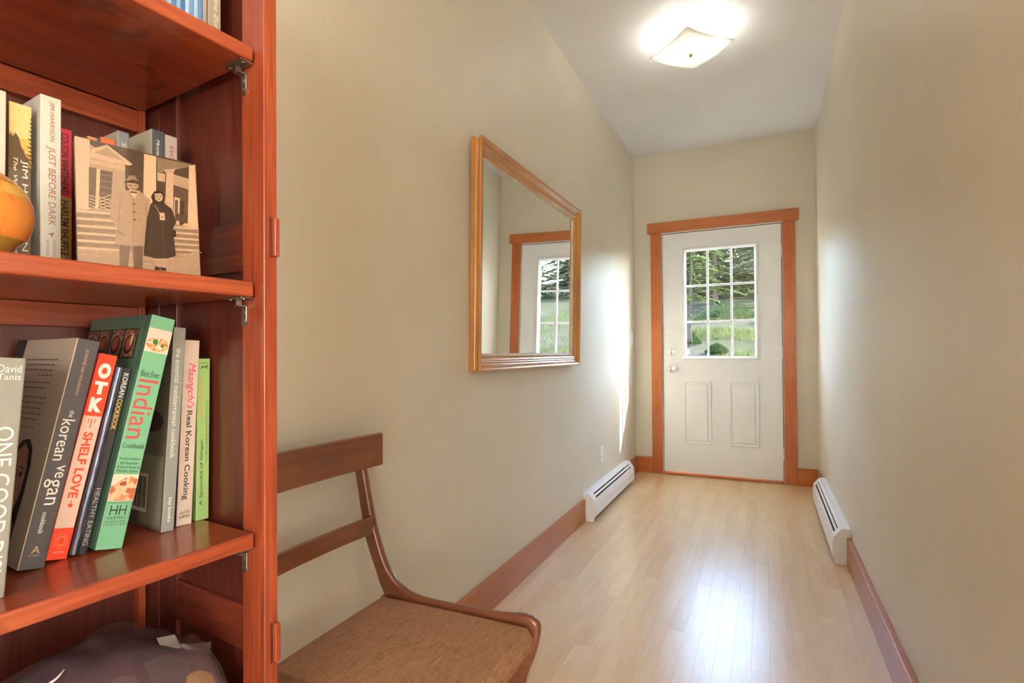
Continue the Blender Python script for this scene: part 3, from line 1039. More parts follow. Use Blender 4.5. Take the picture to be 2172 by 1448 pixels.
# orange and cream cookbook
OR_ = (0.80, 0.062, 0.025)
CRM = (0.62, 0.45, 0.38)
bk = Book('cookbook', 'slim orange-red and cream cookbook with three stacked white capitals', -0.1955, 0.1330, Z3, 0.0205, 0.2527, 0.185, OR_, lean=12.4, spine=CRM, group=GR3)
bk.band(0.0, 0.315, ink(OR_, 0.3))
bk.band(0.855, 1.0, ink(OR_, 0.3))
for i, (ch, f0, f1) in enumerate((('O', 0.045, 0.125), ('T', 0.140, 0.205), ('K', 0.222, 0.295))):
    bk.word(ch, f0, f1, 0.5, 0.70, PALE, upright=True, bold=0.075)
bk.word('SHELF LOVE', 0.395, 0.715, 0.5, 0.5, OR_, bold=0.03)
bk.band(0.338, 0.375, ink(OR_, 0.3), 0.45, 0.52, 'fork_print')
for k in range(3):
    bk.band(0.330, 0.350, ink(OR_, 0.3), 0.30 + 0.17 * k, 0.36 + 0.17 * k, 'fork_print')
bk.band(0.725, 0.742, ink(OR_, 0.3), 0.47, 0.53, 'spoon_print')
bk.band(0.742, 0.757, ink(OR_, 0.3), 0.38, 0.62, 'spoon_print')
t, h = bk.t, bk.h
ring = [((0.80, 0.25, 0.16), ell(-t / 2, h * 0.085, 0.0062, 0.0085)), (OR_, ell(-t / 2, h * 0.085, 0.0057, 0.0079)), ((0.80, 0.25, 0.16), ell(-t / 2, h * 0.085, 0.0042, 0.006)), (OR_, ell(-t / 2, h * 0.085, 0.0034, 0.0048))]
print_mesh('publisher_roundel', ring, lambda u, v, w: (u, -0.0006 - w, v), bk.spine)
bk.word('POTTER', 0.962, 0.972, 0.5, 0.5, (0.85, 0.4, 0.3), upright=True)

# dark glossy book with a shiny rounded spine
bk = Book('cookbook', 'thin black cookbook with a shiny iridescent spine and gold lettering', -0.1765, 0.1291, Z3, 0.0175, 0.2354, 0.18, (0.035, 0.033, 0.038), lean=12.3, group=GR3)
m, nt, bs = nodes_of('iridescent_foil')
tc = nt.nodes.new('ShaderNodeTexCoord')
n = nt.nodes.new('ShaderNodeTexNoise'); n.inputs['Scale'].default_value = 90; n.inputs['Detail'].default_value = 5
mp = nt.nodes.new('ShaderNodeMapping'); mp.inputs['Scale'].default_value = (6, 1, 0.5)
nt.links.new(tc.outputs['Object'], mp.inputs['Vector']); nt.links.new(mp.outputs[0], n.inputs['Vector'])
r = nt.nodes.new('ShaderNodeValToRGB')
e = r.color_ramp.elements
e[0].position = 0.3; e[0].color = (0.16, 0.06, 0.07, 1)
e[1].position = 0.72; e[1].color = (0.24, 0.28, 0.33, 1)
k = e.new(0.5); k.color = (0.06, 0.09, 0.15, 1)
nt.links.new(n.outputs['Fac'], r.inputs['Fac']); nt.links.new(r.outputs['Color'], bs.inputs['Base Color'])
bs.inputs['Metallic'].default_value = 0.7; bs.inputs['Roughness'].default_value = 0.25
bm = bmesh.new()
tt_, hh_ = bk.t, bk.h
cols_ = []
for i in range(9):
    a = math.pi * (i / 8)
    cols_.append((-tt_ * 0.98 + tt_ * 0.46 * (1 - math.cos(a)) / 2, -0.0006 - 0.0022 * math.sin(a)))
A = [bm.verts.new((x, y, 0.001)) for x, y in cols_]; B = [bm.verts.new((x, y, hh_ - 0.001)) for x, y in cols_]
for i in range(8):
    bm.faces.new((A[i], A[i + 1], B[i + 1], B[i]))
bm.faces.new(A); bm.faces.new(B[::-1])
from_bm('foil_roll', bm, m, bk.spine, True)
bk.word('KOREAN', 0.03, 0.165, 0.72, 0.34, PALE, bold=0.01)
bk.word('COOKBOOK', 0.175, 0.345, 0.72, 0.34, (0.62, 0.42, 0.10), bold=0.01)
bk.word('HEALTHY EATING', 0.66, 0.955, 0.74, 0.30, (0.40, 0.38, 0.36))

# big green cookbook
GN = (0.155, 0.39, 0.235)
bk = Book('cookbook', 'thick mint green cookbook with two food pictures on its spine', -0.1444, 0.1131, Z3, 0.0300, 0.3039, 0.185, GN, lean=12.25, yaw=-1.3, left=(0.055, 0.125, 0.085), group=GR3)
FOOD1 = food_mat('rice_dish_print', (0.42, 0.10, 0.03), (0.72, 0.30, 0.10), (0.80, 0.62, 0.42), 420)
FOOD2 = food_mat('meat_dish_print', (0.30, 0.07, 0.03), (0.58, 0.20, 0.09), (0.70, 0.40, 0.25), 160)
FOOD3 = food_mat('dark_dish_print', (0.03, 0.012, 0.01), (0.10, 0.03, 0.02), (0.32, 0.10, 0.05), 220)
IV = ink((0.58, 0.49, 0.40), 0.35)
bk.band(0.058, 0.165, IV, name='picture_ground')
print_mesh('food_picture', [((0.6, 0.3, 0.1), ell(-bk.t / 2, bk.h * 0.872, bk.t * 0.46, bk.h * 0.030))], lambda u, v, w: (u, -0.0008 - w, v), bk.spine, mat=FOOD1)
print_mesh('herb_garnish', [((0.05, 0.18, 0.07), ell(-bk.t * 0.62, bk.h * 0.882, bk.t * 0.12, bk.h * 0.012, 8)), ((0.06, 0.16, 0.06), ell(-bk.t * 0.3, bk.h * 0.870, bk.t * 0.07, bk.h * 0.008, 7))],
           lambda u, v, w: (u, -0.0010 - w, v), bk.spine)
bk.band(0.695, 0.805, IV, name='picture_ground')
print_mesh('food_picture', [((0.5, 0.2, 0.1), [(-bk.t * 0.98, bk.h * 0.197), (-bk.t * 0.03, bk.h * 0.197), (-bk.t * 0.03, bk.h * 0.285), (-bk.t * 0.3, bk.h * 0.300), (-bk.t * 0.6, bk.h * 0.285), (-bk.t * 0.98, bk.h * 0.255)])],
           lambda u, v, w: (u, -0.0008 - w, v), bk.spine, mat=FOOD2)
DG = (0.035, 0.06, 0.045)
RED = (0.50, 0.06, 0.07)
bk.word('Best Ever', 0.248, 0.275, 0.5, 0.76, DG, upright=True)
bk.word('Indian', 0.288, 0.545, 0.5, 0.80, RED)
bk.word('Cookbook', 0.563, 0.585, 0.5, 0.86, DG, upright=True)
for i, s in enumerate(('Mridula Baljekar', 'Rafi Fernandez', 'Shehzad Husain &', 'Manisha Kanani')):
    bk.word(s, 0.625 + i * 0.0165, 0.637 + i * 0.0165, 0.5, (0.84, 0.70, 0.88, 0.80)[i], DG, upright=True)
bk.word('HH', 0.822, 0.862, 0.5, 0.62, DG, upright=True)
bk.band(0.8415, 0.8435, ink(DG), 0.3, 0.7, 'monogram_bar', 0.0004)
bk.word('HERMES', 0.868, 0.879, 0.5, 0.72, DG, upright=True, space=1.2)
bk.word('HOUSE', 0.884, 0.895, 0.5, 0.72, DG, upright=True, space=1.4)
for a in ((0.812, 0.8135, 0.06, 0.94), (0.9005, 0.902, 0.06, 0.94), (0.812, 0.902, 0.06, 0.075), (0.812, 0.902, 0.925, 0.94)):
    bk.band(a[0], a[1], ink(DG), a[2], a[3], 'monogram_frame', 0.0004)
hinge = [((0.035, 0.085, 0.058), rect(0.045, 0.052, 0, 1)), ((0.02, 0.03, 0.025), rect(0.13, 0.99, 0.80, 0.94))]
bk.on_left(hinge, 'cover_print')
dish = []
for i in range(4):
    u0 = 0.14 + i * 0.215
    dish.append(((0.1, 0.05, 0.03), rect(u0, u0 + 0.195, 0.805, 0.935)))
dp = bk.on_left(dish, 'dish_pictures', FOOD3)
dp.location = (-0.0003, 0, 0)
bowls = []
for i in range(4):
    u0 = 0.2375 + i * 0.215
    bowls += [((0.40, 0.30, 0.20), ell(u0, 0.865, 0.085, 0.052)), ((0.06, 0.02, 0.015), ell(u0, 0.865, 0.078, 0.047)), ((0.28, 0.07, 0.03), ell(u0, 0.868, 0.055, 0.033, 9)), ((0.55, 0.42, 0.2) if i == 0 else (0.20, 0.05, 0.03), ell(u0 - 0.03, 0.885, 0.02, 0.028, 9))]
bw_ = bk.on_left(bowls, 'bowl_prints')
bw_.location = (-0.0006, 0, 0)

# grey mediterranean book
bk = Book('cookbook', 'tall grey cookbook with a barcode on its dark back cover', -0.0740, 0.1280, Z3, 0.0165, 0.2876, 0.20, (0.235, 0.245, 0.225), lean=3.42, left=(0.125, 0.10, 0.075), group=GR3)
bk.word('the essential mediterranean cookbook', 0.105, 0.645, 0.50, 0.42, (0.66, 0.66, 0.62))
bk.word('bay books', 0.835, 0.955, 0.52, 0.36, PALE, bold=0.015)
olive = [((0.22, 0.19, 0.145), [(0.02, 0.02), (0.30, 0.02), (0.30, 0.36), (0.02, 0.36)]), ((0.055, 0.03, 0.03), ell(0.22, 0.53, 0.16, 0.055)), ((0.30, 0.10, 0.04), ell(0.48, 0.42, 0.13, 0.10)),
         ((0.60, 0.50, 0.38), rect(0.215, 0.475, 0.075, 0.265))]
u = 0.235
while u < 0.455:
    w = rnd.choice((0.004, 0.008, 0.012))
    olive.append(((0.03, 0.025, 0.02), rect(u, u + w, 0.095, 0.25)))
    u += w + rnd.choice((0.005, 0.008))
bk.on_left(olive, 'back_cover_print')

# cream book, pink script
bk = Book('cookbook', 'cream cookbook with pink script and black serif title', -0.0445, 0.1370, Z3, 0.0220, 0.2697, 0.18, (0.54, 0.44, 0.37), lean=2.6, yaw=0.8, left=(0.10, 0.05, 0.12), group=GR3)
bk.word("Maangchi's", 0.125, 0.375, 0.52, 0.62, (0.62, 0.04, 0.11), shear=0.35)
bk.word('Real Korean Cooking', 0.385, 0.865, 0.48, 0.46, (0.03, 0.027, 0.027), bold=0.012)
bk.word('HMH', 0.945, 0.962, 0.5, 0.6, (0.05, 0.04, 0.04), upright=True)
t, h = bk.t, bk.h
lg = [((0.10, 0.07, 0.06), [(-t * 0.80, h * 0.062), (-t * 0.58, h * 0.062), (-t * 0.69, h * 0.078)]), ((0.54, 0.44, 0.37), [(-t * 0.75, h * 0.0645), (-t * 0.63, h * 0.0645), (-t * 0.69, h * 0.0735)]),
      ((0.10, 0.07, 0.06), ell(-t * 0.48, h * 0.07, t * 0.09, h * 0.008)), ((0.54, 0.44, 0.37), ell(-t * 0.48, h * 0.07, t * 0.06, h * 0.0055)),
      ((0.10, 0.07, 0.06), ell(-t * 0.28, h * 0.07, t * 0.09, h * 0.008)), ((0.54, 0.44, 0.37), ell(-t * 0.28, h * 0.07, t * 0.06, h * 0.0055))]
print_mesh('publisher_mark', lg, lambda u, v, w: (u, -0.0006 - w, v), bk.spine)

# light green book
LG = (0.27, 0.43, 0.145)
bk = Book('cookbook', 'light apple green cookbook standing upright against the bookcase side', -0.0177, 0.1400, Z3, 0.0185, 0.2425, 0.145, LG, lean=0.6, group=GR3)
bk.word('NINA SIMONDS', 0.12, 0.37, 0.30, 0.20, (0.62, 0.20, 0.06), up=True)
bk.word('A Spoonful of Ginger', 0.50, 0.91, 0.38, 0.30, (0.06, 0.08, 0.10), up=True, bold=0.008)
bk.word('irresistible, health-giving recipes from Asian kitchens', 0.26, 0.65, 0.76, 0.16, (0.08, 0.10, 0.05), up=True)
bk.word('KNOPF', 0.024, 0.034, 0.5, 0.5, (0.05, 0.07, 0.04), upright=True)
t, h = bk.t, bk.h
dog = [(-0.3, 0.0), (-0.28, 0.35), (0.2, 0.35), (0.32, 0.55), (0.42, 0.45), (0.30, 0.30), (0.34, 0.0), (0.26, 0.0), (0.20, 0.22), (-0.18, 0.22), (-0.22, 0.0)]
print_mesh('publisher_mark', [((0.06, 0.08, 0.04), [(-t / 2 + a * t * 0.8, h * 0.934 + b_ * 0.012) for a, b_ in dog])], lambda u, v, w: (u, -0.0006 - w, v), bk.spine)

# ---- middle shelf
bk = Book('paperback', 'off-white paperback partly cut by the left edge above the gourd', -0.2570, 0.118, Z2, 0.030, 0.194, 0.14, (0.50, 0.47, 0.39), lean=0.3, group=GR2)
bk.band(0.50, 1.0, ink((0.05, 0.055, 0.06)), name='spine_band')
bk.word('TRUE NORTH', 0.10, 0.45, 0.42, 0.5, (0.62, 0.16, 0.08))

bk = Book('paperback', 'paperback with a yellow sunset sky over dark trees on its spine', -0.2325, 0.124, Z2, 0.0195, 0.187, 0.14, (0.30, 0.20, 0.10), spine=(0.13, 0.085, 0.05), group=GR2)
t, h = bk.t, bk.h
sky = [((0.66, 0.46, 0.20), [(-t, h * 0.74), (0, h * 0.74), (0, h), (-t, h)]), ((0.60, 0.34, 0.09), [(-t, h * 0.70), (0, h * 0.62), (0, h * 0.80), (-t, h * 0.78)]),
       ((0.12, 0.075, 0.04), [(-t, h * 0.60), (-t, h * 0.80), (-t * 0.8, h * 0.79), (-t * 0.72, h * 0.82), (-t * 0.55, h * 0.79), (-t * 0.45, h * 0.74), (-t * 0.3, h * 0.70), (-t * 0.12, h * 0.63), (0, h * 0.60)])]
for k in range(11):
    z = h * (0.66 + 0.025 * k)
    sky.append(((0.10, 0.07, 0.04), [(0, z), (-t * (0.30 - 0.022 * k) * (0.6 + 0.4 * (k % 2)), z + 0.003), (0, z + 0.0035)]))
for k in range(14):
    x = -t + t * 0.075 * k
    sky.append(((0.11, 0.07, 0.038), [(x, h * (0.78 - 0.012 * k)), (x + t * 0.05, h * (0.825 - 0.0135 * k + 0.01 * (k % 3))), (x + t * 0.12, h * (0.77 - 0.012 * k))]))
print_mesh('sunset_print', sky, lambda u, v, w: (u, -0.0005 - w * 0.15, v), bk.spine)
bk.word('JIM HARRISON', 0.34, 0.90, 0.68, 0.34, (0.78, 0.72, 0.62))
bk.word('The Woman Lit by Fireflies', 0.33, 0.98, 0.26, 0.24, (0.78, 0.72, 0.62), shear=0.25)

bk = Book('paperback', 'thick off-white paperback with brown capitals, taller than its neighbours', -0.2065, 0.118, Z2, 0.0195, 0.205, 0.14, (0.53, 0.51, 0.45), group=GR2)
BR = (0.30, 0.13, 0.08)
bk.word('JIM HARRISON', 0.03, 0.26, 0.52, 0.30, BR, shear=0.1)
bk.word('JUST BEFORE DARK', 0.29, 0.745, 0.50, 0.46, BR, shear=0.1)
bk.word('HOUGHTON', 0.83, 0.925, 0.66, 0.15, BR)
bk.word('SEYMOUR', 0.83, 0.925, 0.34, 0.15, BR)
t, h = bk.t, bk.h
print_mesh('publisher_mark', [(BR, [(-t * 0.66, h * 0.205), (-t * 0.34, h * 0.215), (-t * 0.48, h * 0.185), (-t * 0.50, h * 0.20)])], lambda u, v, w: (u, -0.0006 - w, v), bk.spine)

bk = Book('paperback', 'red paperback with an ochre lower half beside the photo panel', -0.1700, 0.190, Z2, 0.0200, 0.197, 0.13, (0.62, 0.035, 0.075), group=GR2)
bk.band(0.455, 1.0, ink((0.48, 0.27, 0.09)))
bk.word('COLSON WHITEHEAD', 0.03, 0.44, 0.62, 0.42, (0.05, 0.015, 0.02), bold=0.02)
bk.word('HARLEM SHUFFLE', 0.48, 0.85, 0.62, 0.42, (0.05, 0.03, 0.02), bold=0.02)

bk = Book('paperback', 'pale orange book, only its top edge above the photo panel', -0.1450, 0.180, Z2, 0.0115, 0.1935, 0.13, (0.62, 0.26, 0.12), group=GR2)
bk = Book('paperback', 'bright orange book peeking above the photo panel beside the pale one', -0.1250, 0.180, Z2, 0.0165, 0.1975, 0.13, (0.78, 0.16, 0.05), left=(0.25, 0.24, 0.26), group=GR2)
bk = Book('paperback', 'silver-grey book with dark mottled spine peeking above the photo panel', -0.1080, 0.178, Z2, 0.0135, 0.213, 0.13, (0.20, 0.20, 0.21), left=(0.48, 0.43, 0.34), group=GR2)
bk.word('Stein', 0.07, 0.19, 0.5, 0.40, PALE, shear=0.2)
bk = Book('paperback', 'dark slate book with white italic title behind the photo panel', -0.0612, 0.178, Z2, 0.0175, 0.231, 0.13, (0.075, 0.085, 0.10), left=(0.44, 0.40, 0.30), group=GR2)
bk.word('Mysteries', 0.06, 0.215, 0.45, 0.30, (0.80, 0.76, 0.55), shear=0.25)
bk = Book('paperback', 'mottled grey book with red capitals behind the photo panel', -0.0420, 0.180, Z2, 0.0175, 0.230, 0.13, (0.40, 0.35, 0.31), group=GR2)
bk.word('DONALD', 0.07, 0.33, 0.52, 0.30, (0.40, 0.03, 0.07))

# ---- top visible shelf
BLU = [(0.10, 0.22, 0.42), (0.30, 0.44, 0.60), (0.13, 0.27, 0.50), (0.36, 0.50, 0.64), (0.06, 0.15, 0.34), (0.22, 0.36, 0.56), (0.10, 0.20, 0.40), (0.30, 0.42, 0.56)]
for k, c in enumerate(BLU):
    lab = ['rightmost', 'second from right', 'third from right', 'fourth from right', 'fifth from right', 'sixth from right', 'seventh from right', 'eighth from right'][k]
    Book('booklet', 'thin mottled blue booklet on the top shelf, %s of the blue row' % lab, -0.0600 - k * 0.0058, 0.080, Z1, 0.0054, 0.20, 0.14, c, group=GR1)
bk = Book('booklet', 'thin plain grey book between the blue booklets and the tan book', -0.0535, 0.080, Z1, 0.0058, 0.21, 0.14, (0.30, 0.28, 0.24), group=GR1)
bk = Book('hardcover_book', 'tan grey book with slanted white lettering beside the top shelf side', -0.0335, 0.080, Z1, 0.0185, 0.22, 0.15, (0.33, 0.27, 0.20), group=GR1)
bk.band(0.905, 0.911, ink((0.10, 0.08, 0.06)), name='spine_crease')
bk.word('Nina Zurier', 0.60, 0.90, 0.62, 0.32, PALE, shear=0.25)

# ================================================================== PHOTO PANEL
pan_a, pan_b = bc(-0.215, 0.0500, Z2 + 0.0008), bc(-0.0925, 0.0265, Z2 + 0.0008)
pdir = pan_b - pan_a
pw_, ph_ = pdir.length, 0.150
photo = empty('photo_panel', pan_a, (math.radians(-7), 0, math.atan2(pdir.y, pdir.x)))
tag(photo, 'square sepia photo panel of a couple in coats before steps', 'photograph')
box('backing', 0, pw_, 0, 0.006, 0.0, ph_, ink((0.10, 0.06, 0.05)), photo, 0.0006)


def S(g):
    """sepia tone"""
    g = g ** 1.35
    return (0.016 + 0.50 * g, 0.0055 + 0.325 * g, 0.0022 + 0.205 * g)


def cp(x, y):
    """sketch units of the print -> 0..1 across, 0..1 up"""
    u = (x - (75 - 13 * (y - 190) / 1085)) / (1065 + 58 * (y - 190) / 1085)
    top = 190 + 0.179 * (x - 80); bot = 1275 + 0.12 * (x - 62)
    return u, 1 - (y - top) / (bot - top)


P = []
def pg(g, *pts):
    P.append((S(g), [cp(*q) for q in pts]))
P.append((S(0.50), rect(0, 1, 0, 1)))
pg(0.16, (75, 190), (1140, 380), (1150, 700), (75, 700))                       # shaded porch
pg(0.42, (770, 330), (1140, 390), (930, 440), (830, 465), (770, 470))          # porch ceiling
pg(0.62, (190, 250), (190, 1000), (470, 1000), (480, 420))                     # house front
pg(0.86, (75, 190), (192, 215), (180, 820), (68, 820))                         # near column
pg(0.80, (190, 340), (210, 290), (330, 245), (545, 405), (520, 420), (190, 370)) # pediment
pg(0.58, (225, 325), (330, 268), (480, 385))
pg(0.74, (185, 380), (480, 420), (478, 470), (185, 420))
pg(0.28, (178, 450), (240, 460), (225, 800), (165, 800))                       # window glass
pg(0.24, (270, 470), (372, 485), (345, 810), (245, 810))
for k in range(4):
    y = 505 + 55 * k
    pg(0.5, (265, y), (368, y + 16), (367, y + 21), (264, y + 5))
pg(0.88, (240, 462), (270, 468), (245, 812), (218, 808))
for k in range(4):                                                             # trellis
    pg(0.85, (250, 700 + 28 * k), (350, 735 + 28 * k), (350, 742 + 28 * k), (250, 707 + 28 * k))
    pg(0.85, (170, 690 + 28 * k), (225, 710 + 28 * k), (225, 717 + 28 * k), (170, 697 + 28 * k))
    pg(0.85, (250, 805 - 28 * k), (350, 770 - 28 * k), (350, 777 - 28 * k), (250, 812 - 28 * k))
pg(0.88, (650, 305), (762, 325), (750, 800), (630, 800))                       # middle column
pg(0.75, (770, 470), (845, 480), (840, 555), (768, 545))
pg(0.80, (855, 460), (925, 455), (915, 880), (835, 860))                       # round column
pg(0.72, (830, 440), (945, 430), (925, 465), (855, 475))
pg(0.66, (925, 480), (1080, 520), (1075, 620), (922, 580))
pg(0.22, (925, 590), (1072, 625), (1065, 930), (915, 930))
pg(0.84, (930, 690), (985, 700), (975, 945), (918, 930))
pg(0.24, (936, 715), (966, 722), (958, 900), (930, 890))
pg(0.12, (985, 720), (1030, 730), (1020, 950), (975, 945))
pg(0.18, (940, 840), (1070, 850), (1065, 925), (940, 905))
pg(0.88, (1080, 395), (1140, 385), (1168, 975), (1060, 965))                   # right column
pg(0.82, (1030, 930), (1168, 960), (1168, 985), (1000, 950))
for k in range(6):                                                             # steps
    y = 820 + 62 * k
    pg(0.46, (66, y + 20), (420, y + 42), (420, y + 70), (66, y + 62))
    pg(0.84, (66, y), (420, y + 28), (420, y + 46), (66, y + 22))
for k in range(5):
    y = 955 + 50 * k
    pg(0.44, (900, y + 15), (1175, y + 35), (1175, y + 60), (900, y + 42))
    pg(0.84, (900, y), (1172, y + 22), (1173, y + 38), (900, y + 16))
pg(0.62, (62, 1150), (420, 1175), (930, 1200), (1178, 1215), (1185, 1412), (62, 1278))  # gravel
for k in range(26):
    gx, gy = 80 + 1080 * ((k * 0.618) % 1), 1190 + 150 * ((k * 0.381) % 1)
    pg(0.50 if k % 2 else 0.72, (gx, gy), (gx + 60, gy + 6), (gx + 70, gy + 16), (gx - 10, gy + 12))
# man
pg(0.34, (412, 1120), (505, 1130), (480, 1320), (405, 1315)); pg(0.30, (528, 1130), (620, 1130), (612, 1335), (530, 1320))
pg(0.10, (528, 1310), (612, 1325), (625, 1342), (535, 1335))
pg(0.60, (470, 640), (600, 640), (690, 720), (712, 860), (680, 910), (665, 930), (690, 1135), (520, 1130), (372, 1110), (395, 930), (335, 900), (375, 680))
pg(0.50, (540, 700), (548, 700), (535, 1130), (525, 1130)); pg(0.46, (430, 700), (436, 700), (410, 950), (400, 945)); pg(0.50, (650, 740), (657, 740), (670, 900), (660, 915))
pg(0.46, (395, 985), (465, 1035), (460, 1045), (390, 1015))
for y in (757, 825, 895):
    pg(0.16, (540, y), (560, y), (560, y + 12), (540, y + 12))
pg(0.90, (505, 640), (590, 650), (555, 715)); pg(0.10, (515, 648), (580, 655), (575, 668), (520, 662))
pg(0.66, (490, 575), (595, 580), (590, 615), (560, 640), (520, 640), (492, 610))
pg(0.14, (505, 592), (535, 596), (533, 603), (505, 599)); pg(0.14, (552, 598), (580, 600), (580, 606), (552, 604)); pg(0.2, (525, 622), (560, 625), (558, 630), (525, 628))
pg(0.16, (458, 570), (500, 555), (560, 552), (622, 580), (600, 592), (540, 568), (480, 580)); pg(0.50, (480, 560), (510, 512), (560, 508), (592, 560), (545, 545)); pg(0.12, (480, 562), (545, 545), (592, 562), (590, 572), (545, 556), (484, 572))
pg(0.62, (360, 915), (405, 920), (400, 965), (370, 945))
# woman
pg(0.66, (735, 1240), (778, 1240), (775, 1330), (740, 1330)); pg(0.66, (785, 1240), (830, 1242), (825, 1335), (785, 1335))
pg(0.07, (730, 1310), (778, 1325), (776, 1350), (728, 1345)); pg(0.07, (782, 1318), (832, 1330), (838, 1356), (782, 1350))
pg(0.10, (720, 740), (830, 750), (900, 800), (945, 920), (910, 980), (935, 1225), (860, 1245), (740, 1245), (625, 1215), (660, 900), (700, 760))
pg(0.16, (800, 900), (810, 900), (830, 1235), (815, 1235)); pg(0.15, (700, 960), (706, 960), (680, 1225), (668, 1225))
pg(0.05, (705, 690), (735, 645), (780, 635), (820, 655), (835, 700), (825, 750), (720, 745)); pg(0.74, (738, 665), (800, 660), (818, 690), (808, 725), (780, 738), (745, 720))
pg(0.10, (750, 682), (772, 684), (772, 690), (750, 689)); pg(0.10, (788, 686), (808, 688), (808, 694), (788, 692)); pg(0.16, (760, 708), (795, 712), (780, 720))
pg(0.7, (735, 765), (742, 765), (790, 850), (783, 850)); pg(0.84, (783, 835), (830, 838), (832, 905), (783, 900)); pg(0.4, (798, 868), (815, 868), (815, 885), (798, 885))
pg(0.06, (900, 985), (940, 1000), (940, 1055), (905, 1055))
print_mesh('photo_print', P, lambda u, v, w: (u * pw_, -w, v * ph_), photo, step=0.000006, base=0.0001)
m, nt, bs = nodes_of('clear_acrylic')
tr = nt.nodes.new('ShaderNodeBsdfTransparent')
gl = nt.nodes.new('ShaderNodeBsdfGlossy'); gl.inputs['Roughness'].default_value = 0.03
mxs = nt.nodes.new('ShaderNodeMixShader'); mxs.inputs[0].default_value = 0.018
nt.links.new(tr.outputs[0], mxs.inputs[1]); nt.links.new(gl.outputs[0], mxs.inputs[2])
nt.links.new(mxs.outputs[0], nt.nodes['Material Output'].inputs['Surface'])
box('clear_cover', 0, pw_, -0.0022, -0.0012, 0, ph_, m, photo)

# ================================================================== GOURD
gd = empty('painted_gourd', bc(-0.300, 0.064, Z2))
tag(gd, 'round orange and yellow banded wooden vase cut by the left edge', 'ornament')
m, nt, bs = nodes_of('gourd_lacquer')
tc = nt.nodes.new('ShaderNodeTexCoord'); sp = nt.nodes.new('ShaderNodeSeparateXYZ'); nt.links.new(tc.outputs['Object'], sp.inputs[0])
n = nt.nodes.new('ShaderNodeTexNoise'); n.inputs['Scale'].default_value = 38; n.inputs['Detail'].default_value = 2
nt.links.new(tc.outputs['Object'], n.inputs['Vector'])
zr = nt.nodes.new('ShaderNodeMapRange'); zr.inputs['From Max'].default_value = 0.095
nt.links.new(sp.outputs['Z'], zr.inputs['Value'])
r = nt.nodes.new('ShaderNodeValToRGB'); r.color_ramp.interpolation = 'CONSTANT'
e = r.color_ramp.elements
e[0].position = 0.0; e[0].color = (0.30, 0.17, 0.03, 1)
e[1].position = 0.17; e[1].color = (0.62, 0.22, 0.035, 1)
for pos, c in ((0.60, (0.46, 0.26, 0.045)), (0.615, (0.60, 0.36, 0.07)), (0.74, (0.50, 0.21, 0.03))):
    k = e.new(pos); k.color = (*c, 1)
nt.links.new(zr.outputs[0], r.inputs['Fac'])
mc = nt.nodes.new('ShaderNodeMix'); mc.data_type = 'RGBA'
r2 = nt.nodes.new('ShaderNodeValToRGB'); r2.color_ramp.elements[0].position = 0.56; r2.color_ramp.elements[1].position = 0.66
nt.links.new(n.outputs['Fac'], r2.inputs['Fac'])
mfac = nt.nodes.new('ShaderNodeMath'); mfac.operation = 'MULTIPLY'; mfac.inputs[1].default_value = 0.8
nt.links.new(r2.outputs['Color'], mfac.inputs[0])
nt.links.new(mfac.outputs[0], mc.inputs[0]); nt.links.new(r.outputs['Color'], mc.inputs[6]); mc.inputs[7].default_value = (0.58, 0.075, 0.02, 1)
nt.links.new(mc.outputs[2], bs.inputs['Base Color']); bs.inputs['Roughness'].default_value = 0.25; bs.inputs['Coat Weight'].default_value = 0.4
lathe('body', [(0.026, 0), (0.032, 0.002), (0.036, 0.010), (0.044, 0.018), (0.0485, 0.030), (0.0500, 0.042), (0.0485, 0.055), (0.043, 0.068), (0.033, 0.079), (0.021, 0.086), (0.011, 0.089)], m, gd, n=40)
lathe('neck', [(0.011, 0.088), (0.008, 0.092), (0.0075, 0.100), (0.010, 0.104), (0.006, 0.104)], m, gd, n=24)

# ================================================================== BAG
bagm, nt, bs = nodes_of('plum_fleece')
bs.inputs['Base Color'].default_value = (0.050, 0.020, 0.032, 1); bs.inputs['Roughness'].default_value = 0.9
n = nt.nodes.new('ShaderNodeTexNoise'); n.inputs['Scale'].default_value = 30
r = nt.nodes.new('ShaderNodeValToRGB'); r.color_ramp.elements[0].color = (0.035, 0.016, 0.026, 1); r.color_ramp.elements[1].color = (0.085, 0.042, 0.058, 1)
tc = nt.nodes.new('ShaderNodeTexCoord'); nt.links.new(tc.outputs['Object'], n.inputs['Vector'])
nt.links.new(n.outputs['Fac'], r.inputs['Fac']); nt.links.new(r.outputs['Color'], bs.inputs['Base Color'])
plm, nt, bs = nodes_of('clear_polythene')
tr = nt.nodes.new('ShaderNodeBsdfTransparent'); tr.inputs[0].default_value = (0.93, 0.90, 0.90, 1)
gl = nt.nodes.new('ShaderNodeBsdfGlossy'); gl.inputs['Roughness'].default_value = 0.06
dfb = nt.nodes.new('ShaderNodeBsdfDiffuse'); dfb.inputs[0].default_value = (0.6, 0.55, 0.53, 1)
m1 = nt.nodes.new('ShaderNodeMixShader'); m1.inputs[0].default_value = 0.07
nt.links.new(tr.outputs[0], m1.inputs[1]); nt.links.new(gl.outputs[0], m1.inputs[2])
m2 = nt.nodes.new('ShaderNodeMixShader'); m2.inputs[0].default_value = 0.03
nt.links.new(m1.outputs[0], m2.inputs[1]); nt.links.new(dfb.outputs[0], m2.inputs[2])
nt.links.new(m2.outputs[0], nt.nodes['Material Output'].inputs['Surface'])
bag = empty('plastic_bag', bc(-0.184, 0.15, 0.4405), (0, 0, BC_R))
tag(bag, 'clear plastic bag around folded plum fabric on the lowest visible shelf', 'bag')
from mathutils import noise as mnoise


RIDGE = [(-0.15, 0.03), (-0.10, 0.140), (-0.055, 0.198), (-0.01, 0.222), (0.03, 0.226), (0.070, 0.212), (0.125, 0.190), (0.150, 0.150)]


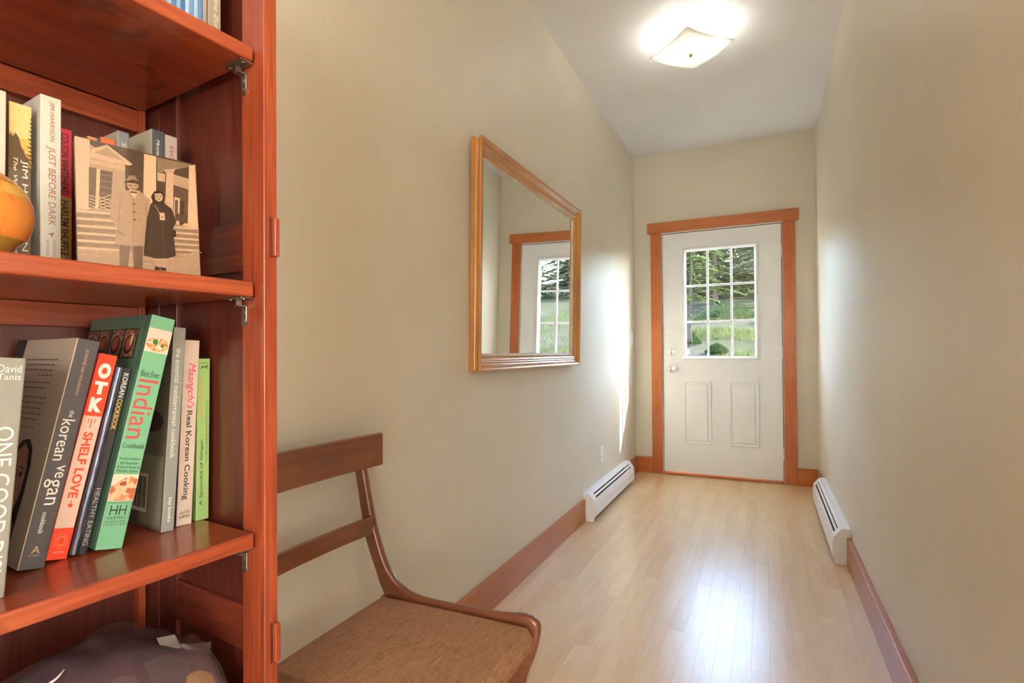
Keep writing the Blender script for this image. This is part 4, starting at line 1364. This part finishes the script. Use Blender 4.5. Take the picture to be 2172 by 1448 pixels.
def bag_h(x, y):
    """height of the bundle over its footprint, x along the front, y into the shelf"""
    for (x0, h0), (x1, h1) in zip(RIDGE, RIDGE[1:]):
        if x <= x1:
            break
    ridge = h0 + (h1 - h0) * (x - x0) / (x1 - x0)
    ey = max(0.0, abs(y + 0.015) - 0.03) / 0.096
    ex = max(0.0, abs(x) - 0.136) / 0.0126
    return max(0.0, ridge * max(0.0, 1 - ey ** 2.2) ** 0.5 * max(0.0, 1 - ex ** 3) ** 0.5)


def blob(name, mat, grow, rough, freq, parent, smooth=True, n=46):
    bm = bmesh.new()
    rows = []
    for i in range(n + 1):
        row = []
        for j in range(n + 1):
            x = (-1 + 2 * i / n) * 0.1485; y = (-1 + 2 * j / n) * 0.126
            hgt = bag_h(x, y)
            k = mnoise.noise((x * freq, y * freq, 1.7)) * rough + abs(mnoise.noise((x * freq * 0.6, y * freq * 0.9, 5.1))) * rough * 1.3
            edge = min(1.0, hgt / 0.05)
            row.append(bm.verts.new((x * (1 + grow * 1.0), y * (1 + grow), hgt + (grow * 0.10 + k) * edge)))
        rows.append(row)
    for i in range(n):
        for j in range(n):
            bm.faces.new((rows[i][j], rows[i + 1][j], rows[i + 1][j + 1], rows[i][j + 1]))
    return from_bm(name, bm, mat, parent, smooth)


blob('fabric_bundle', bagm, 0.0, 0.006, 16, bag)
blob('plastic_film', plm, 0.025, 0.015, 21, bag, False, 20)
# stiff empty corner of the film, pale strips painted as highlights on its folds, and what shows through
bm = bmesh.new()
cr = [(0.085, -0.03, 0.205), (0.110, -0.055, 0.200), (0.138, -0.065, 0.192), (0.146, -0.070, 0.150), (0.136, -0.080, 0.110), (0.100, -0.075, 0.135)]
vs = [bm.verts.new(c) for c in cr]; ctr = bm.verts.new((0.120, -0.088, 0.165))
for i in range(len(vs)):
    bm.faces.new((vs[i], vs[(i + 1) % len(vs)], ctr))
from_bm('film_corner', bm, plm, bag)
GLINT = plain('film_glint_white', (0.55, 0.50, 0.50), 0.12, var=0.05, coat=0.5)  # whitish colour that paints the glints on the film
for pts in ([(-0.105, -0.075), (-0.085, -0.072), (-0.062, -0.066)], [(-0.075, -0.030), (-0.050, -0.034), (-0.030, -0.040), (-0.020, -0.036)]):
    path = spline([(x, y, bag_h(x, y) + 0.010) for x, y in pts], 5)
    bm = bmesh.new()
    nP = len(path)
    sweep(bm, path, [0.0004 + 0.0011 * math.sin(math.pi * (i + 0.5) / nP) for i in range(nP)], [0.0004 + 0.0006 * math.sin(math.pi * (i + 0.5) / nP) for i in range(nP)], (0, 0, 1), 6)
    from_bm('film_fold_glint', bm, GLINT, bag, True)
tg = box('paper_tag', -0.012, 0.012, -0.0004, 0.0004, -0.012, 0.012, ink((0.30, 0.27, 0.26)), bag, 0.0)
tg.location = (0.092, -0.045, bag_h(0.092, -0.045) + 0.004); tg.rotation_euler = (math.radians(-62), math.radians(14), 0)
bm = bmesh.new()
rows = []
for i in range(9):
    row = []
    for j in range(9):
        x, y = 0.080 + 0.052 * i / 8, -0.124 + 0.036 * j / 8
        row.append(bm.verts.new((x, y, bag_h(x, y) + 0.0065 * math.sin(math.pi * i / 8) * math.sin(math.pi * j / 8))))
    rows.append(row)
for i in range(8):
    for j in range(8):
        bm.faces.new((rows[i][j], rows[i + 1][j], rows[i + 1][j + 1], rows[i][j + 1]))
from_bm('tan_cloth_patch', bm, ink((0.24, 0.12, 0.05), 0.8), bag, True)

# ================================================================== CHAIR
CY = 0.872
chair = empty('dining_chair', (-0.66, CY, 0))
tag(chair, 'walnut side chair with brown woven seat and curved side frames', 'chair')
cx = lambda x: x + 0.66


def side_y(x, s):
    """side frames stand slightly further apart in front"""
    return s * (0.188 + 0.012 * (x + 0.90) / 0.45)


front_edge = [(-0.930, 0.790), (-0.920, 0.740), (-0.899, 0.643), (-0.883, 0.585), (-0.850, 0.507), (-0.807, 0.466), (-0.751, 0.452), (-0.644, 0.451), (-0.545, 0.455), (-0.487, 0.462), (-0.455, 0.456), (-0.446, 0.432), (-0.459, 0.376), (-0.482, 0.311), (-0.498, 0.20), (-0.490, 0.10), (-0.468, 0.0)]
back_edge = [(-0.957, 0.790), (-0.949, 0.740), (-0.931, 0.643), (-0.917, 0.576), (-0.890, 0.509), (-0.852, 0.435), (-0.780, 0.408), (-0.660, 0.402), (-0.570, 0.400), (-0.530, 0.395), (-0.522, 0.385), (-0.520, 0.370), (-0.524, 0.333), (-0.532, 0.29), (-0.536, 0.20), (-0.524, 0.10), (-0.500, 0.0)]
for s in (-1, 1):
    fe = spline([(a, 0, b_) for a, b_ in front_edge], 5)
    be = spline([(a, 0, b_) for a, b_ in back_edge], 5)
    bm = bmesh.new()
    th = 0.011
    rings = []
    for a, b_ in zip(fe, be):
        d = (a - b_); L = max(d.length, 1e-5); d /= L
        ring = []
        for off, yy in ((0.0, 0.35), (0.003, 0.8), (0.008, 1.0), (L - 0.004, 1.0), (L - 0.001, 0.8), (L - 0.001, -0.8), (L - 0.004, -1.0), (0.008, -1.0), (0.003, -0.8), (0.0, -0.35)):
            q = a - d * off
            ring.append(bm.verts.new((cx(q.x), side_y(q.x, s) + yy * th, q.z)))
        rings.append(ring)
    for A, B in zip(rings, rings[1:]):
        for k in range(10):
            j = (k + 1) % 10
            bm.faces.new((A[k], A[j], B[j], B[k]))
    bm.faces.new(rings[0][::-1]); bm.faces.new(rings[-1])
    from_bm('side_frame', bm, WALNUT_X, chair, True)
    # rear leg, swept back
    bm = bmesh.new()
    path = spline([(cx(-0.845), side_y(-0.85, s), 0.43), (cx(-0.862), side_y(-0.85, s), 0.34), (cx(-0.885), side_y(-0.85, s), 0.20), (cx(-0.925), side_y(-0.85, s), 0.07), (cx(-0.955), side_y(-0.85, s), 0.0)], 5)
    nP = len(path)
    sweep(bm, path, [0.0125 - 0.003 * i / nP for i in range(nP)], [0.026 - 0.011 * i / nP for i in range(nP)], (0, 1, 0), 12)
    from_bm('rear_leg', bm, WALNUT_X, chair, True)
# crest and lower rail, gently bowed


def bowed(name, hy, z0, z1, x_top, x_bot, th, bow, rnd_):
    bm = bmesh.new()
    n = 16
    rings = []
    for i in range(n + 1):
        y = -hy + 2 * hy * i / n
        bx = -bow * (1 - (y / hy) ** 2)
        ring = []
        for (fx, fz) in ((0, 0.0), (0, 1.0), (0.18, 1.03), (0.82, 1.03), (1, 1.0), (1, 0.0), (0.82, -0.03), (0.18, -0.03)):
            xb = x_bot + (x_top - x_bot) * fz
            ring.append(bm.verts.new((cx(xb - th / 2 + th * fx + bx), y, z0 + (z1 - z0) * fz)))
        rings.append(ring)
    for A, B in zip(rings, rings[1:]):
        for k in range(8):
            j = (k + 1) % 8
            bm.faces.new((A[k], A[j], B[j], B[k]))
    bm.faces.new(rings[0][::-1]); bm.faces.new(rings[-1])
    return from_bm(name, bm, WALNUT, chair)


bowed('crest_rail', 0.243, 0.749, 0.829, -0.921, -0.921, 0.017, 0.014, 0)
bowed('lower_rail', 0.175, 0.588, 0.632, -0.890, -0.899, 0.014, 0.010, 0)
box('front_rail', cx(-0.492), cx(-0.472), -0.185, 0.185, 0.375, 0.425, WALNUT, chair, 0.002)
box('back_rail', cx(-0.860), cx(-0.840), -0.178, 0.178, 0.385, 0.430, WALNUT, chair, 0.002)
# seat pad
m, nt, bs = nodes_of('brown_tweed')
tc = nt.nodes.new('ShaderNodeTexCoord')
mp = nt.nodes.new('ShaderNodeMapping'); mp.inputs['Scale'].default_value = (420, 26, 60)
nt.links.new(tc.outputs['Object'], mp.inputs['Vector'])
n1 = nt.nodes.new('ShaderNodeTexNoise'); n1.inputs['Scale'].default_value = 1; n1.inputs['Detail'].default_value = 5; n1.inputs['Roughness'].default_value = 0.7
nt.links.new(mp.outputs[0], n1.inputs['Vector'])
mp2 = nt.nodes.new('ShaderNodeMapping'); mp2.inputs['Scale'].default_value = (60, 900, 60)
nt.links.new(tc.outputs['Object'], mp2.inputs['Vector'])
n2 = nt.nodes.new('ShaderNodeTexNoise'); n2.inputs['Scale'].default_value = 1; n2.inputs['Detail'].default_value = 2
nt.links.new(mp2.outputs[0], n2.inputs['Vector'])
mxf = nt.nodes.new('ShaderNodeMix'); mxf.data_type = 'FLOAT'; mxf.inputs[0].default_value = 0.35
nt.links.new(n1.outputs['Fac'], mxf.inputs[2]); nt.links.new(n2.outputs['Fac'], mxf.inputs[3])
r = nt.nodes.new('ShaderNodeValToRGB')
e = r.color_ramp.elements
e[0].position = 0.33; e[0].color = (0.10, 0.05, 0.03, 1)
e[1].position = 0.66; e[1].color = (0.47, 0.25, 0.13, 1)
k = e.new(0.47); k.color = (0.34, 0.165, 0.085, 1)
nt.links.new(mxf.outputs[0], r.inputs['Fac']); nt.links.new(r.outputs['Color'], bs.inputs['Base Color'])
bs.inputs['Roughness'].default_value = 0.9
bp = nt.nodes.new('ShaderNodeBump'); bp.inputs['Strength'].default_value = 0.5; bp.inputs['Distance'].default_value = 0.001
nt.links.new(mxf.outputs[0], bp.inputs['Height']); nt.links.new(bp.outputs['Normal'], bs.inputs['Normal'])
bm = bmesh.new()
nx, ny = 28, 28
sx0, sx1 = -0.862, -0.450
rows = []
for i in range(nx + 1):
    a = i / nx
    row = []
    for j in range(ny + 1):
        c = -1 + 2 * j / ny
        x = sx0 + (sx1 - sx0) * a
        hy = 0.174 + 0.014 * a
        ar = min(a, 1 - a) * 2
        # rounded plan corners
        cr_ = max(0, abs(c) - 0.86) / 0.14
        x_ = x + (0.012 * cr_ ** 2 if a < 0.5 else -0.012 * cr_ ** 2) * (1 - min(1, min(a, 1 - a) * 6))
        ed = min(1, min(a, 1 - a) * (sx1 - sx0) / 0.022, (1 - abs(c)) * hy / 0.022)
        z = 0.424 + 0.024 * math.sqrt(max(0, 1 - (1 - ed) ** 2)) + 0.008 * (1 - c * c) * (1 - (2 * a - 1) ** 2)
        row.append(bm.verts.new((cx(x_), c * hy, z)))
    rows.append(row)
for i in range(nx):
    for j in range(ny):
        bm.faces.new((rows[i][j], rows[i + 1][j], rows[i + 1][j + 1], rows[i][j + 1]))
rim = [rows[0][j] for j in range(ny + 1)] + [rows[i][ny] for i in range(1, nx + 1)] + [rows[nx][j] for j in range(ny - 1, -1, -1)] + [rows[i][0] for i in range(nx - 1, 0, -1)]
low = [bm.verts.new((v.co.x * 0.985 if abs(v.co.x) > 0.1 else v.co.x, v.co.y * 0.985, 0.405)) for v in rim]
for i in range(len(rim)):
    j = (i + 1) % len(rim)
    bm.faces.new((rim[i], rim[j], low[j], low[i]))
bm.faces.new(low)
from_bm('seat_pad', bm, m, chair, True)

# ================================================================== OUTSIDE


def ground_z(x, y):
    base = -0.15 if y < 6 else -0.15 + 0.215 * (y - 6) - 0.0010 * (y - 6) ** 2
    return base + 0.25 * mnoise.noise((x * 0.18, y * 0.18, 0.3)) * min(1, max(0, (y - 5) / 4)) + 0.06 * mnoise.noise((x * 0.9, y * 0.9, 2.0))


m, nt, bs = nodes_of('hillside_soil')
tc = nt.nodes.new('ShaderNodeTexCoord')
n1 = nt.nodes.new('ShaderNodeTexNoise'); n1.inputs['Scale'].default_value = 0.55; n1.inputs['Detail'].default_value = 6
n2 = nt.nodes.new('ShaderNodeTexNoise'); n2.inputs['Scale'].default_value = 14; n2.inputs['Detail'].default_value = 5
nt.links.new(tc.outputs['Object'], n1.inputs['Vector']); nt.links.new(tc.outputs['Object'], n2.inputs['Vector'])
mf = nt.nodes.new('ShaderNodeMix'); mf.data_type = 'FLOAT'; mf.inputs[0].default_value = 0.45
nt.links.new(n1.outputs['Fac'], mf.inputs[2]); nt.links.new(n2.outputs['Fac'], mf.inputs[3])
r = nt.nodes.new('ShaderNodeValToRGB')
e = r.color_ramp.elements
e[0].position = 0.36; e[0].color = (0.0224, 0.0272, 0.0104, 1)
e[1].position = 0.64; e[1].color = (0.0464, 0.0392, 0.0312, 1)
k = e.new(0.5); k.color = (0.0352, 0.0320, 0.0192, 1)
nt.links.new(mf.outputs[0], r.inputs['Fac']); nt.links.new(r.outputs['Color'], bs.inputs['Base Color']); bs.inputs['Roughness'].default_value = 0.95; bs.inputs['Specular IOR Level'].default_value = 0.0
SOIL = m
bm = bmesh.new()
rows = []
for i in range(61):
    y = YEO + 0.05 + (i / 60) ** 1.5 * 70
    rows.append([bm.verts.new((x * (0.35 + 0.65 * i / 60), y, ground_z(x * (0.35 + 0.65 * i / 60), y))) for x in range(-36, 37, 1)])
for A, B in zip(rows, rows[1:]):
    for k in range(72):
        bm.faces.new((A[k], A[k + 1], B[k + 1], B[k]))
g = from_bm('ground', bm, SOIL, None, True)
struct(g, 'grassy hillside rising behind the door')


def foliage_mat(name, c1, c2):
    m, nt, b = nodes_of(name)
    oi = nt.nodes.new('ShaderNodeTexNoise'); oi.inputs['Scale'].default_value = 2.5; oi.inputs['Detail'].default_value = 3
    tc = nt.nodes.new('ShaderNodeTexCoord'); nt.links.new(tc.outputs['Object'], oi.inputs['Vector'])
    r = nt.nodes.new('ShaderNodeValToRGB')
    r.color_ramp.elements[0].position = 0.35; r.color_ramp.elements[1].position = 0.65
    r.color_ramp.elements[0].color = (*c1, 1); r.color_ramp.elements[1].color = (*c2, 1)
    nt.links.new(oi.outputs['Fac'], r.inputs['Fac']); nt.links.new(r.outputs['Color'], b.inputs['Base Color'])
    b.inputs['Roughness'].default_value = 0.75
    b.inputs['Specular IOR Level'].default_value = 0.1
    tl = nt.nodes.new('ShaderNodeBsdfTranslucent'); nt.links.new(r.outputs['Color'], tl.inputs[0])
    mx = nt.nodes.new('ShaderNodeMixShader'); mx.inputs[0].default_value = 0.5
    nt.links.new(b.outputs[0], mx.inputs[1]); nt.links.new(tl.outputs[0], mx.inputs[2])
    nt.links.new(mx.outputs[0], nt.nodes['Material Output'].inputs['Surface'])
    return m


FOL = [foliage_mat('fir_needles', (0.0287, 0.0451, 0.0123), (0.0902, 0.1148, 0.0369)), foliage_mat('spruce_needles', (0.0410, 0.0533, 0.0246), (0.1230, 0.1353, 0.0820)), foliage_mat('shrub_leaves', (0.0098, 0.0213, 0.0057), (0.0295, 0.0492, 0.0131))]
BARK = plain('conifer_bark', (0.040, 0.032, 0.027), 0.95, var=0.45, scale=18, bump=0.6, spec=0.02)


def conifer(height, trunk_r, bare, spread, mat, seed, dens=1.0, big=1.0):
    """trunk with drooping whorls of branches carrying needle sprays"""
    q = random.Random(seed)
    root = empty('conifer', (0, 0, 0))
    bm = bmesh.new()
    path = [Vector((0.03 * math.sin(i * 0.7 + seed), 0.03 * math.cos(i * 0.9), height * i / 10 - 0.25)) for i in range(11)]
    sweep(bm, path, [trunk_r * (1 - 0.92 * i / 10) for i in range(11)], [trunk_r * (1 - 0.92 * i / 10) for i in range(11)], (1, 0, 0), 8)
    from_bm('trunk', bm, BARK, root, True)
    vs, fs = [], []
    z = bare
    while z < height * 0.98:
        f = (z - bare) / (height - bare)
        L = spread * (1 - f) ** 0.75 * q.uniform(0.75, 1.15) + 0.12
        nb = 6
        for b_ in range(nb):
            az = 2 * math.pi * (b_ + q.random()) / nb
            ll = L * q.uniform(0.65, 1.1)
            steps = max(4, int(ll / 0.10 * dens))
            for k in range(steps):
                t = 0.15 + 0.85 * (k + q.random()) / steps
                c = Vector((math.cos(az) * ll * t, math.sin(az) * ll * t, z + 0.10 * ll * t - 0.28 * ll * t * t))
                for s in range(5):
                    a2 = az + q.uniform(-1.3, 1.3)
                    d = Vector((math.cos(a2), math.sin(a2), q.uniform(-0.45, 0.35))).normalized()
                    ln = big * q.uniform(0.10, 0.22) * (0.6 + 0.5 * (1 - t))
                    side = d.cross(Vector((q.uniform(-.4, .4), q.uniform(-.4, .4), 1))).normalized() * q.uniform(0.022, 0.05) * big
                    i0 = len(vs)
                    vs += [c - side * 0.6, c + side * 0.6, c + d * ln * 0.6 + side, c + d * ln, c + d * ln * 0.6 - side]
                    fs.append((i0, i0 + 1, i0 + 2, i0 + 3, i0 + 4))
        z += q.uniform(0.16, 0.28) * (1.0 + 0.3 * f)
    me = bpy.data.meshes.new('foliage')
    me.from_pydata([tuple(v) for v in vs], [], fs)
    me.materials.append(mat)
    link(bpy.data.objects.new('foliage', me), root)
    return root


def plant(root, x, y, rot=0.0, s=1.0):
    root.location = (x, y, ground_z(x, y)); root.rotation_euler = (0, 0, rot); root.scale = (s, s, s)
    return root


GT = 'conifers on the hillside outside the door'
t1 = plant(conifer(3.1, 0.06, 1.05, 0.95, FOL[0], 3, 4.5, 0.6), -1.46, 12.3)
tag(t1, 'slender conifer with bare lower trunk in the left panes', 'tree', GT)
t2 = plant(conifer(3.9, 0.14, 1.25, 1.9, FOL[1], 5, 3.2, 0.75), 0.02, 19.5)
tag(t2, 'thick-trunked conifer seen through the right panes', 'tree', GT)
t3 = plant(copy_tree(t2, (0, 0, 0)), 0.62, 22.5, 1.4, 1.05)
tag(t3, 'conifer standing just behind the thick-trunked one on its right', 'tree', GT)
t4 = plant(conifer(3.7, 0.10, 0.7, 1.7, FOL[0], 9, 3.2, 0.75), -1.5, 20.0)
tag(t4, 'full green conifer filling the upper middle pane', 'tree', GT)
w0 = conifer(3.9, 0.10, 0.25, 1.7, FOL[0], 21, 2.2, 1.15)
w1_ = conifer(4.2, 0.11, 0.35, 1.8, FOL[1], 22, 2.2, 1.15)
far = []
qq = random.Random(4)
for row, (y, step) in enumerate(((25.0, 1.9), (31.0, 2.4), (38.0, 3.0))):
    x = -8.0 - row * 2.0
    while x < 9.5 + row * 2.5:
        far.append((x + qq.uniform(-0.5, 0.5), y + qq.uniform(-1.5, 1.5), qq.randrange(2), qq.uniform(0.85, 1.0) + 0.28 * row))
        x += step
for i, (x, y, k, s) in enumerate(far):
    src = (w0, w1_)[k]
    if i < 2:
        src = (w0, w1_)[i]
        t = plant(src, x, y, i * 1.1, s)
    else:
        t = plant(copy_tree(src, (0, 0, 0)), x, y, i * 1.1, s)
    tag(t, 'distant conifer in the wood higher up the hillside', 'tree', 'wood far up the hillside')


def shrub(r_, h_, seed, mat):
    q = random.Random(seed)
    root = empty('shrub')
    vs, fs = [], []
    for k in range(3200):
        a = q.uniform(0, 2 * math.pi); rr = r_ * math.sqrt(q.random()); z = h_ * (1 - (rr / r_) ** 2) * q.uniform(0.15, 1)
        c = Vector((rr * math.cos(a), rr * math.sin(a), z))
        d = (c + Vector((q.uniform(-.2, .2), q.uniform(-.2, .2), 0.25))).normalized()
        sd = d.orthogonal().normalized() * q.uniform(0.006, 0.013)
        ln = q.uniform(0.04, 0.09); i0 = len(vs)
        vs += [c, c + d * ln * 0.5 + sd, c + d * ln, c + d * ln * 0.5 - sd]
        fs.append((i0, i0 + 1, i0 + 2, i0 + 3))
    me = bpy.data.meshes.new('leaves'); me.from_pydata([tuple(v) for v in vs], [], fs); me.materials.append(mat)
    link(bpy.data.objects.new('leaves', me), root)
    bm = bmesh.new()
    for k in range(7):
        a = k * 0.9
        add_cyl(bm, (0, 0, -0.1), (math.cos(a) * r_ * 0.6, math.sin(a) * r_ * 0.6, h_ * 0.7 + 0.1), 0.012, h_ * 0.75, 6, 0.004)
    from_bm('stems', bm, BARK, root)
    return root


tag(plant(shrub(0.19, 0.17, 1, FOL[2]), -0.87, 11.6), 'small round green bush low on the slope, middle pane', 'bush', 'bushes on the slope')
tag(plant(shrub(0.85, 0.52, 2, FOL[2]), -0.95, 16.4), 'wide dark green bush across the middle of the slope', 'bush', 'bushes on the slope')
tag(plant(shrub(0.80, 0.62, 4, FOL[1]), 0.55, 15.4), 'pale grey-green bush below the thick-trunked conifer', 'bush', 'bushes on the slope')
tag(plant(shrub(0.45, 0.40, 6, FOL[2]), -1.75, 12.6), 'leafy bush at the foot of the slender conifer', 'bush', 'bushes on the slope')

# meadow grass
q = random.Random(11)
vs, fs = [], []
for k in range(42000):
    y = 6.0 + 11.0 * q.random() ** 1.1
    x = q.uniform(-0.22 * y - 0.4, 0.12 * y + 0.4) if k % 3 else q.uniform(-0.3 * y, 0.5 * y)
    if mnoise.noise((x * 0.5, y * 0.5, 7)) < -0.12 - 0.05 * (12 - y) * 0.2:
        continue
    z = ground_z(x, y)
    hgt = q.uniform(0.05, 0.17); a = q.uniform(0, math.pi); w = q.uniform(0.0025, 0.006)
    dx, dy = math.cos(a) * w, math.sin(a) * w
    lx, ly = q.uniform(-.09, .09), q.uniform(-.09, .09)
    i0 = len(vs)
    vs += [(x - dx, y - dy, z - 0.02), (x + dx, y + dy, z - 0.02), (x + dx * .7 + lx * .4, y + dy * .7 + ly * .4, z + hgt * .6), (x + lx, y + ly, z + hgt), (x - dx * .7 + lx * .4, y - dy * .7 + ly * .4, z + hgt * .6)]
    fs.append((i0, i0 + 1, i0 + 2, i0 + 3, i0 + 4))
me = bpy.data.meshes.new('meadow_grass'); me.from_pydata(vs, [], fs)
me.materials.append(foliage_mat('meadow_grass', (0.0369, 0.0508, 0.0107), (0.0820, 0.0861, 0.0287)))
o = link(bpy.data.objects.new('meadow_grass', me))
tag(o, 'pale green meadow grass at the foot of the hillside', 'grass', kind='stuff')
